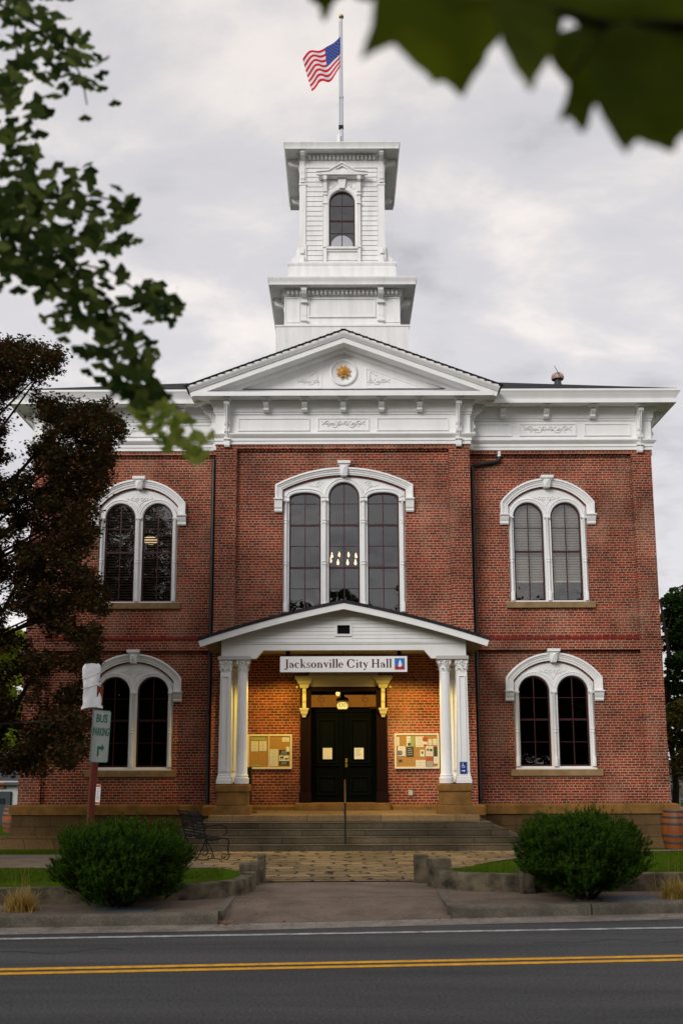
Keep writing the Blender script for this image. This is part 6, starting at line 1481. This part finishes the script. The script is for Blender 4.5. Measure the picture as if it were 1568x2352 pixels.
# big maple leaves right over the lens, upper right
def maple_branch():
    random.seed(4); Y = 1.15
    tx, ty = 2.6, 1.9
    root = thing('maple_tree', 'very near blurred broad dark maple leaves hanging in from the top right', 'tree', (tx, ty, .12))
    m = MB(); m.tube([(tx, ty, .1), (tx, ty, 2.2), (tx + .1, ty, 4.5)], .14, 12, .09)
    m.tube([(tx, ty, 3.3), (tx - .6, ty - .2, 3.35), P(1900, -20, Y), P(1568, 60, Y), P(1400, 60, Y), P(1250, 20, Y), P(1120, -40, Y), P(760, -60, Y)], .011, 8, .002)
    for a in ([(1400, 60), (1330, 150), (1310, 180)], [(1250, 20), (1215, 60)], [(1500, 60), (1480, 120), (1450, 170)], [(1120, -40), (1020, -20)]): m.tube([P(x, y, Y) for x, y in a], .004, 6, .002)
    m.build('trunk', 'bark', root)
    # (px, py, size px, rotation deg of the tip from straight down, tilt, depth)
    # every blade: its outline as sighted, its distance from the lens and how far it cups
    B_ = [([(870, -60), (852, 60), (827, 140), (903, 101), (950, 150), (995, 193), (1020, 188), (1062, 226), (1092, 170), (1121, 118), (1145, 92), (1160, 0), (1100, -60)], 1.45),
          ([(1120, -30), (1150, 101), (1180, 160), (1216, 210), (1228, 186), (1247, 155), (1285, 80), (1300, -30)], 1.38),
          ([(1235, 70), (1267, 148), (1303, 190), (1294, 240), (1284, 282), (1306, 270), (1337, 309), (1355, 270), (1368, 238), (1410, 150), (1410, 30), (1335, 62), (1290, 70)], 1.47),
          ([(1345, 130), (1368, 241), (1401, 302), (1438, 355), (1463, 321), (1505, 335), (1550, 348), (1568, 310), (1640, 250), (1660, 80), (1500, 40), (1400, 60)], 1.42),
          ([(700, -30), (714, 5), (736, 20), (744, 52), (762, 15), (790, -8), (800, -30)], 1.62),
          ([(1300, 20), (1330, 68), (1400, 100), (1480, 75), (1560, 130), (1660, 140), (1660, -60), (1480, -40), (1340, -60)], 1.53),
          ([(980, -60), (1010, 10), (1080, 60), (1130, 20), (1195, 36), (1200, -60)], 1.52), ([(1225, -60), (1238, 20), (1262, 45), (1300, 28), (1340, -60)], 1.56),
          ([(1560, 200), (1575, 300), (1620, 420), (1680, 300), (1720, 180)], 1.5), ([(780, -60), (800, -15), (850, 4), (880, -20), (900, -60)], 1.58)]
    v = []; f = []
    for pts, yy in B_:
        n = len(pts); dn = []
        for k_ in range(n):          # serrated edge between the main points
            a, b_ = pts[k_], pts[(k_ + 1) % n]; dn.append(a); dn.append(((a[0] + b_[0]) / 2 + random.uniform(-6, 6), (a[1] + b_[1]) / 2 + random.uniform(-6, 6)))
        cx = sum(p[0] for p in pts) / n; cy = sum(p[1] for p in pts) / n; sz = max(p[0] for p in pts) - min(p[0] for p in pts); o = len(v)
        tri = tessellate_polygon([[Vector((p[0], p[1], 0)) for p in dn]])
        for p in dn: v.append(tuple(P(p[0], p[1], yy * .79 + .04 * math.sin((p[0] - cx) / sz * 4 + yy * 9) - .06 * (p[1] - cy) / sz)))
        f += [tuple(o + q for q in t_) for t_ in tri]
    me = bpy.data.meshes.new('leaves'); me.from_pydata(v, [], f); me.materials.append(M['lf_maple']); o = bpy.data.objects.new('leaves', me); C.objects.link(o); o.parent = root; o.matrix_parent_inverse = Matrix.Translation(-root.location)
maple_branch()

# rounded pine shrubs
def shrub(px, py0, Yc, rx, h, label, seed):
    random.seed(seed); c = P(px, py0, Yc); cx = c.x; z0 = .13
    root = thing('mugo_pine_shrub', label, 'shrub', (cx, Yc, z0), 'pine shrubs by the kerb')
    m = MB()
    for i in range(9):
        a = i * .7; m.tube([(cx + .1 * math.cos(a), Yc + .1 * math.sin(a), z0), (cx + .35 * math.cos(a), Yc + .35 * math.sin(a), z0 + .25), (cx + .6 * rx * math.cos(a), Yc + .6 * rx * math.sin(a), z0 + .6)], .03, 6, .012)
    m.build('stem', 'bark', root)
    def surf(th, ph):          # th azimuth, ph -1..1 height
        rr = max(0, 1 - abs(ph) ** 3.6) ** .5; k = .95 + .26 * noise.noise(Vector((math.cos(th) * rr * 2.1 + seed, math.sin(th) * rr * 2.1, ph * 2.1))) + .10 * noise.noise(Vector((math.cos(th) * rr * 6 + seed, math.sin(th) * rr * 6, ph * 6)))
        bt = 1.06 if ph > -.3 else 1.06 - .10 * (-.3 - ph) / .7
        return Vector((cx + rx * rr * k * bt * math.cos(th), Yc + rx * rr * k * bt * math.sin(th), z0 + h * .53 + h * .5 * ph * k)), Vector((rr * math.cos(th), rr * math.sin(th), ph))
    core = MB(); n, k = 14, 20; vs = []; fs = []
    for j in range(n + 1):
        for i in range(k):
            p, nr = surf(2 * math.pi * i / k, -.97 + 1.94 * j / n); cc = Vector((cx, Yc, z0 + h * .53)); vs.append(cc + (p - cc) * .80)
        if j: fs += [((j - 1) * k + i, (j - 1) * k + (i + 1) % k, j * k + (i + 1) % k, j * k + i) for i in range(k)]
    core.add(vs, fs).build('dark_core', 'needlecore', root)  # closed dark hull standing in for the shade among the twigs
    v = []; f = []
    for t in range(3300):
        th = random.uniform(0, 6.283); ph = random.uniform(-.95, 1); p, nr = surf(th, ph); dpt = random.random()
        p = p - nr * random.uniform(.0, .22) * .5
        up = (nr * .7 + Vector((0, 0, .9)) + Vector((random.uniform(-.3, .3), random.uniform(-.3, .3), 0))).normalized(); Ln = random.uniform(.06, .13)
        if ph > .5 and random.random() < .12: Ln *= 1.7; 
        e1 = up.orthogonal().normalized(); e2 = up.cross(e1)
        for q in range(20):
            s_ = random.random(); a = random.uniform(0, 6.283); b0 = p + up * Ln * s_; d = (up * .85 + (e1 * math.cos(a) + e2 * math.sin(a)) * .75).normalized() * random.uniform(.035, .06); sd_ = (e1 * math.cos(a + 1.57) + e2 * math.sin(a + 1.57)) * .0052
            o = len(v); v += [tuple(b0 - sd_), tuple(b0 + sd_), tuple(b0 + d)]; f.append((o, o + 1, o + 2))
    me = bpy.data.meshes.new('needles'); me.from_pydata(v, [], f); me.materials.append(M['needle']); o = bpy.data.objects.new('needles', me); C.objects.link(o); o.parent = root; o.matrix_parent_inverse = Matrix.Translation(-root.location)
shrub(277, 2000, 13.05, .77, 1.01, 'larger rounded dark green pine shrub behind the left kerb, below the leaning sign post', 3)
shrub(1338, 1980, 13.75, .76, 1.07, 'rounded dark green pine shrub behind the right kerb, in front of the right wall', 8)

# ornamental grasses, lawn blades, fallen leaves
def grass_tuft(px, py, Yc, label, seed, n=330, tall=12):
    random.seed(seed); c = P(px, py, Yc); root = thing('ornamental_grass', label, 'plant', (c.x, Yc, .14), 'straw grasses by the kerb'); v = []; f = []
    for i in range(n + tall):
        a = random.uniform(0, 6.283); L_ = random.uniform(.16, .42) if i < n else random.uniform(.55, .95); ln = random.uniform(.4, 1.2) if i < n else random.uniform(.05, .45); w0 = .005 if i < n else .0028
        b0 = Vector((c.x + random.gauss(0, .10), Yc + random.gauss(0, .08), .14)); d = Vector((math.cos(a), math.sin(a), 0)); sd_ = Vector((-d.y, d.x, 0)) * w0; k = 5; o = len(v)
        for j in range(k + 1):
            t = j / k; p = b0 + d * L_ * ln * t ** 1.6 * .8 + Vector((0, 0, L_ * (t - .45 * ln * t * t))); v += [tuple(p - sd_ * (1 - t * .9)), tuple(p + sd_ * (1 - t * .9))]
            if j: f.append((o + 2 * j - 2, o + 2 * j - 1, o + 2 * j + 1, o + 2 * j))
    me = bpy.data.meshes.new('blades'); me.from_pydata(v, [], f); me.materials.append(M['straw']); ob = bpy.data.objects.new('blades', me); C.objects.link(ob); ob.parent = root; ob.matrix_parent_inverse = Matrix.Translation(-root.location)
grass_tuft(48, 2095, 12.75, 'straw-coloured ornamental grass with tall seed stalks, left of the left pine shrub', 2)
grass_tuft(1550, 2072, 13.75, 'orange tinged ornamental grass tuft at the right edge, right of the right pine shrub', 6, tall=5)
random.seed(12); v = []; f = []
def inpoly(poly, x, y):
    c = False; j = len(poly) - 1
    for i in range(len(poly)):
        a, b_ = poly[i], poly[j]
        if (a[1] > y) != (b_[1] > y) and x < (b_[0] - a[0]) * (y - a[1]) / (b_[1] - a[1]) + a[0]: c = not c
        j = i
    return c
zones = [([(-7, 13.6), (-1.75, 14.6), (-2.1, 17.9), (-7, 18.3)], 16000), ([(1.7, 15.1), (7.6, 15.0), (9.5, 24.0), (8, 24.0), (4.0, 21.3), (2.5, 19.2), (1.75, 17.3)], 24000), ([(-10, 22.4), (-5, 22.2), (-5, 26.9), (-11, 27)], 10000)]
for poly, n in zones:
    xs_ = [p[0] for p in poly]; ys_ = [p[1] for p in poly]
    for i in range(n):
        x, y = random.uniform(min(xs_), max(xs_)), random.uniform(min(ys_), max(ys_))
        if not inpoly(poly, x, y): continue
        z = ZL(x, y); a = random.uniform(0, 6.283); h = random.uniform(.025, .06); dx, dy = .006 * math.cos(a), .006 * math.sin(a); o = len(v)
        v += [(x - dx, y - dy, z - .003), (x + dx, y + dy, z - .003), (x + random.uniform(-.02, .02), y + random.uniform(-.02, .02), z + h)]; f.append((o, o + 1, o + 2))
me = bpy.data.meshes.new('grass'); me.from_pydata(v, [], f); me.materials.append(M['blade']); ob = bpy.data.objects.new('grass', me); C.objects.link(ob); struct(ob, 'stuff'); ob['label'] = 'short green lawn grass beside the flagstone court'
random.seed(15)
lv = []
for i in range(46):
    x = random.choice([random.gauss(-1.35, .18), random.uniform(-1.4, 1.3), random.uniform(1, 6), random.uniform(-4, 4)]); y = ky(x) + random.choice([random.uniform(-.3, -.02), random.uniform(.2, 1.6)])
    z = .03 if y < ky(x) else (ramp(x, y) + .012 if -1.5 < x < 1.3 else .165)
    lv.append(((x, y, z), random.uniform(.03, .065), rrot(.4)))
for a, b_ in ((527, 2110), (540, 2109), (546, 2111), (520, 2113), (653, 2118), (510, 2100)):
    s3 = P(a, b_, 12.6); lv.append(((s3.x, 12.45, .05), .075, rrot(.5)))
ob = leafmesh('fallen_leaves', 'dryleaf', lv, None, SH_STAR); struct(ob, 'stuff'); ob['label'] = 'dry orange fallen leaves scattered along the gutter'
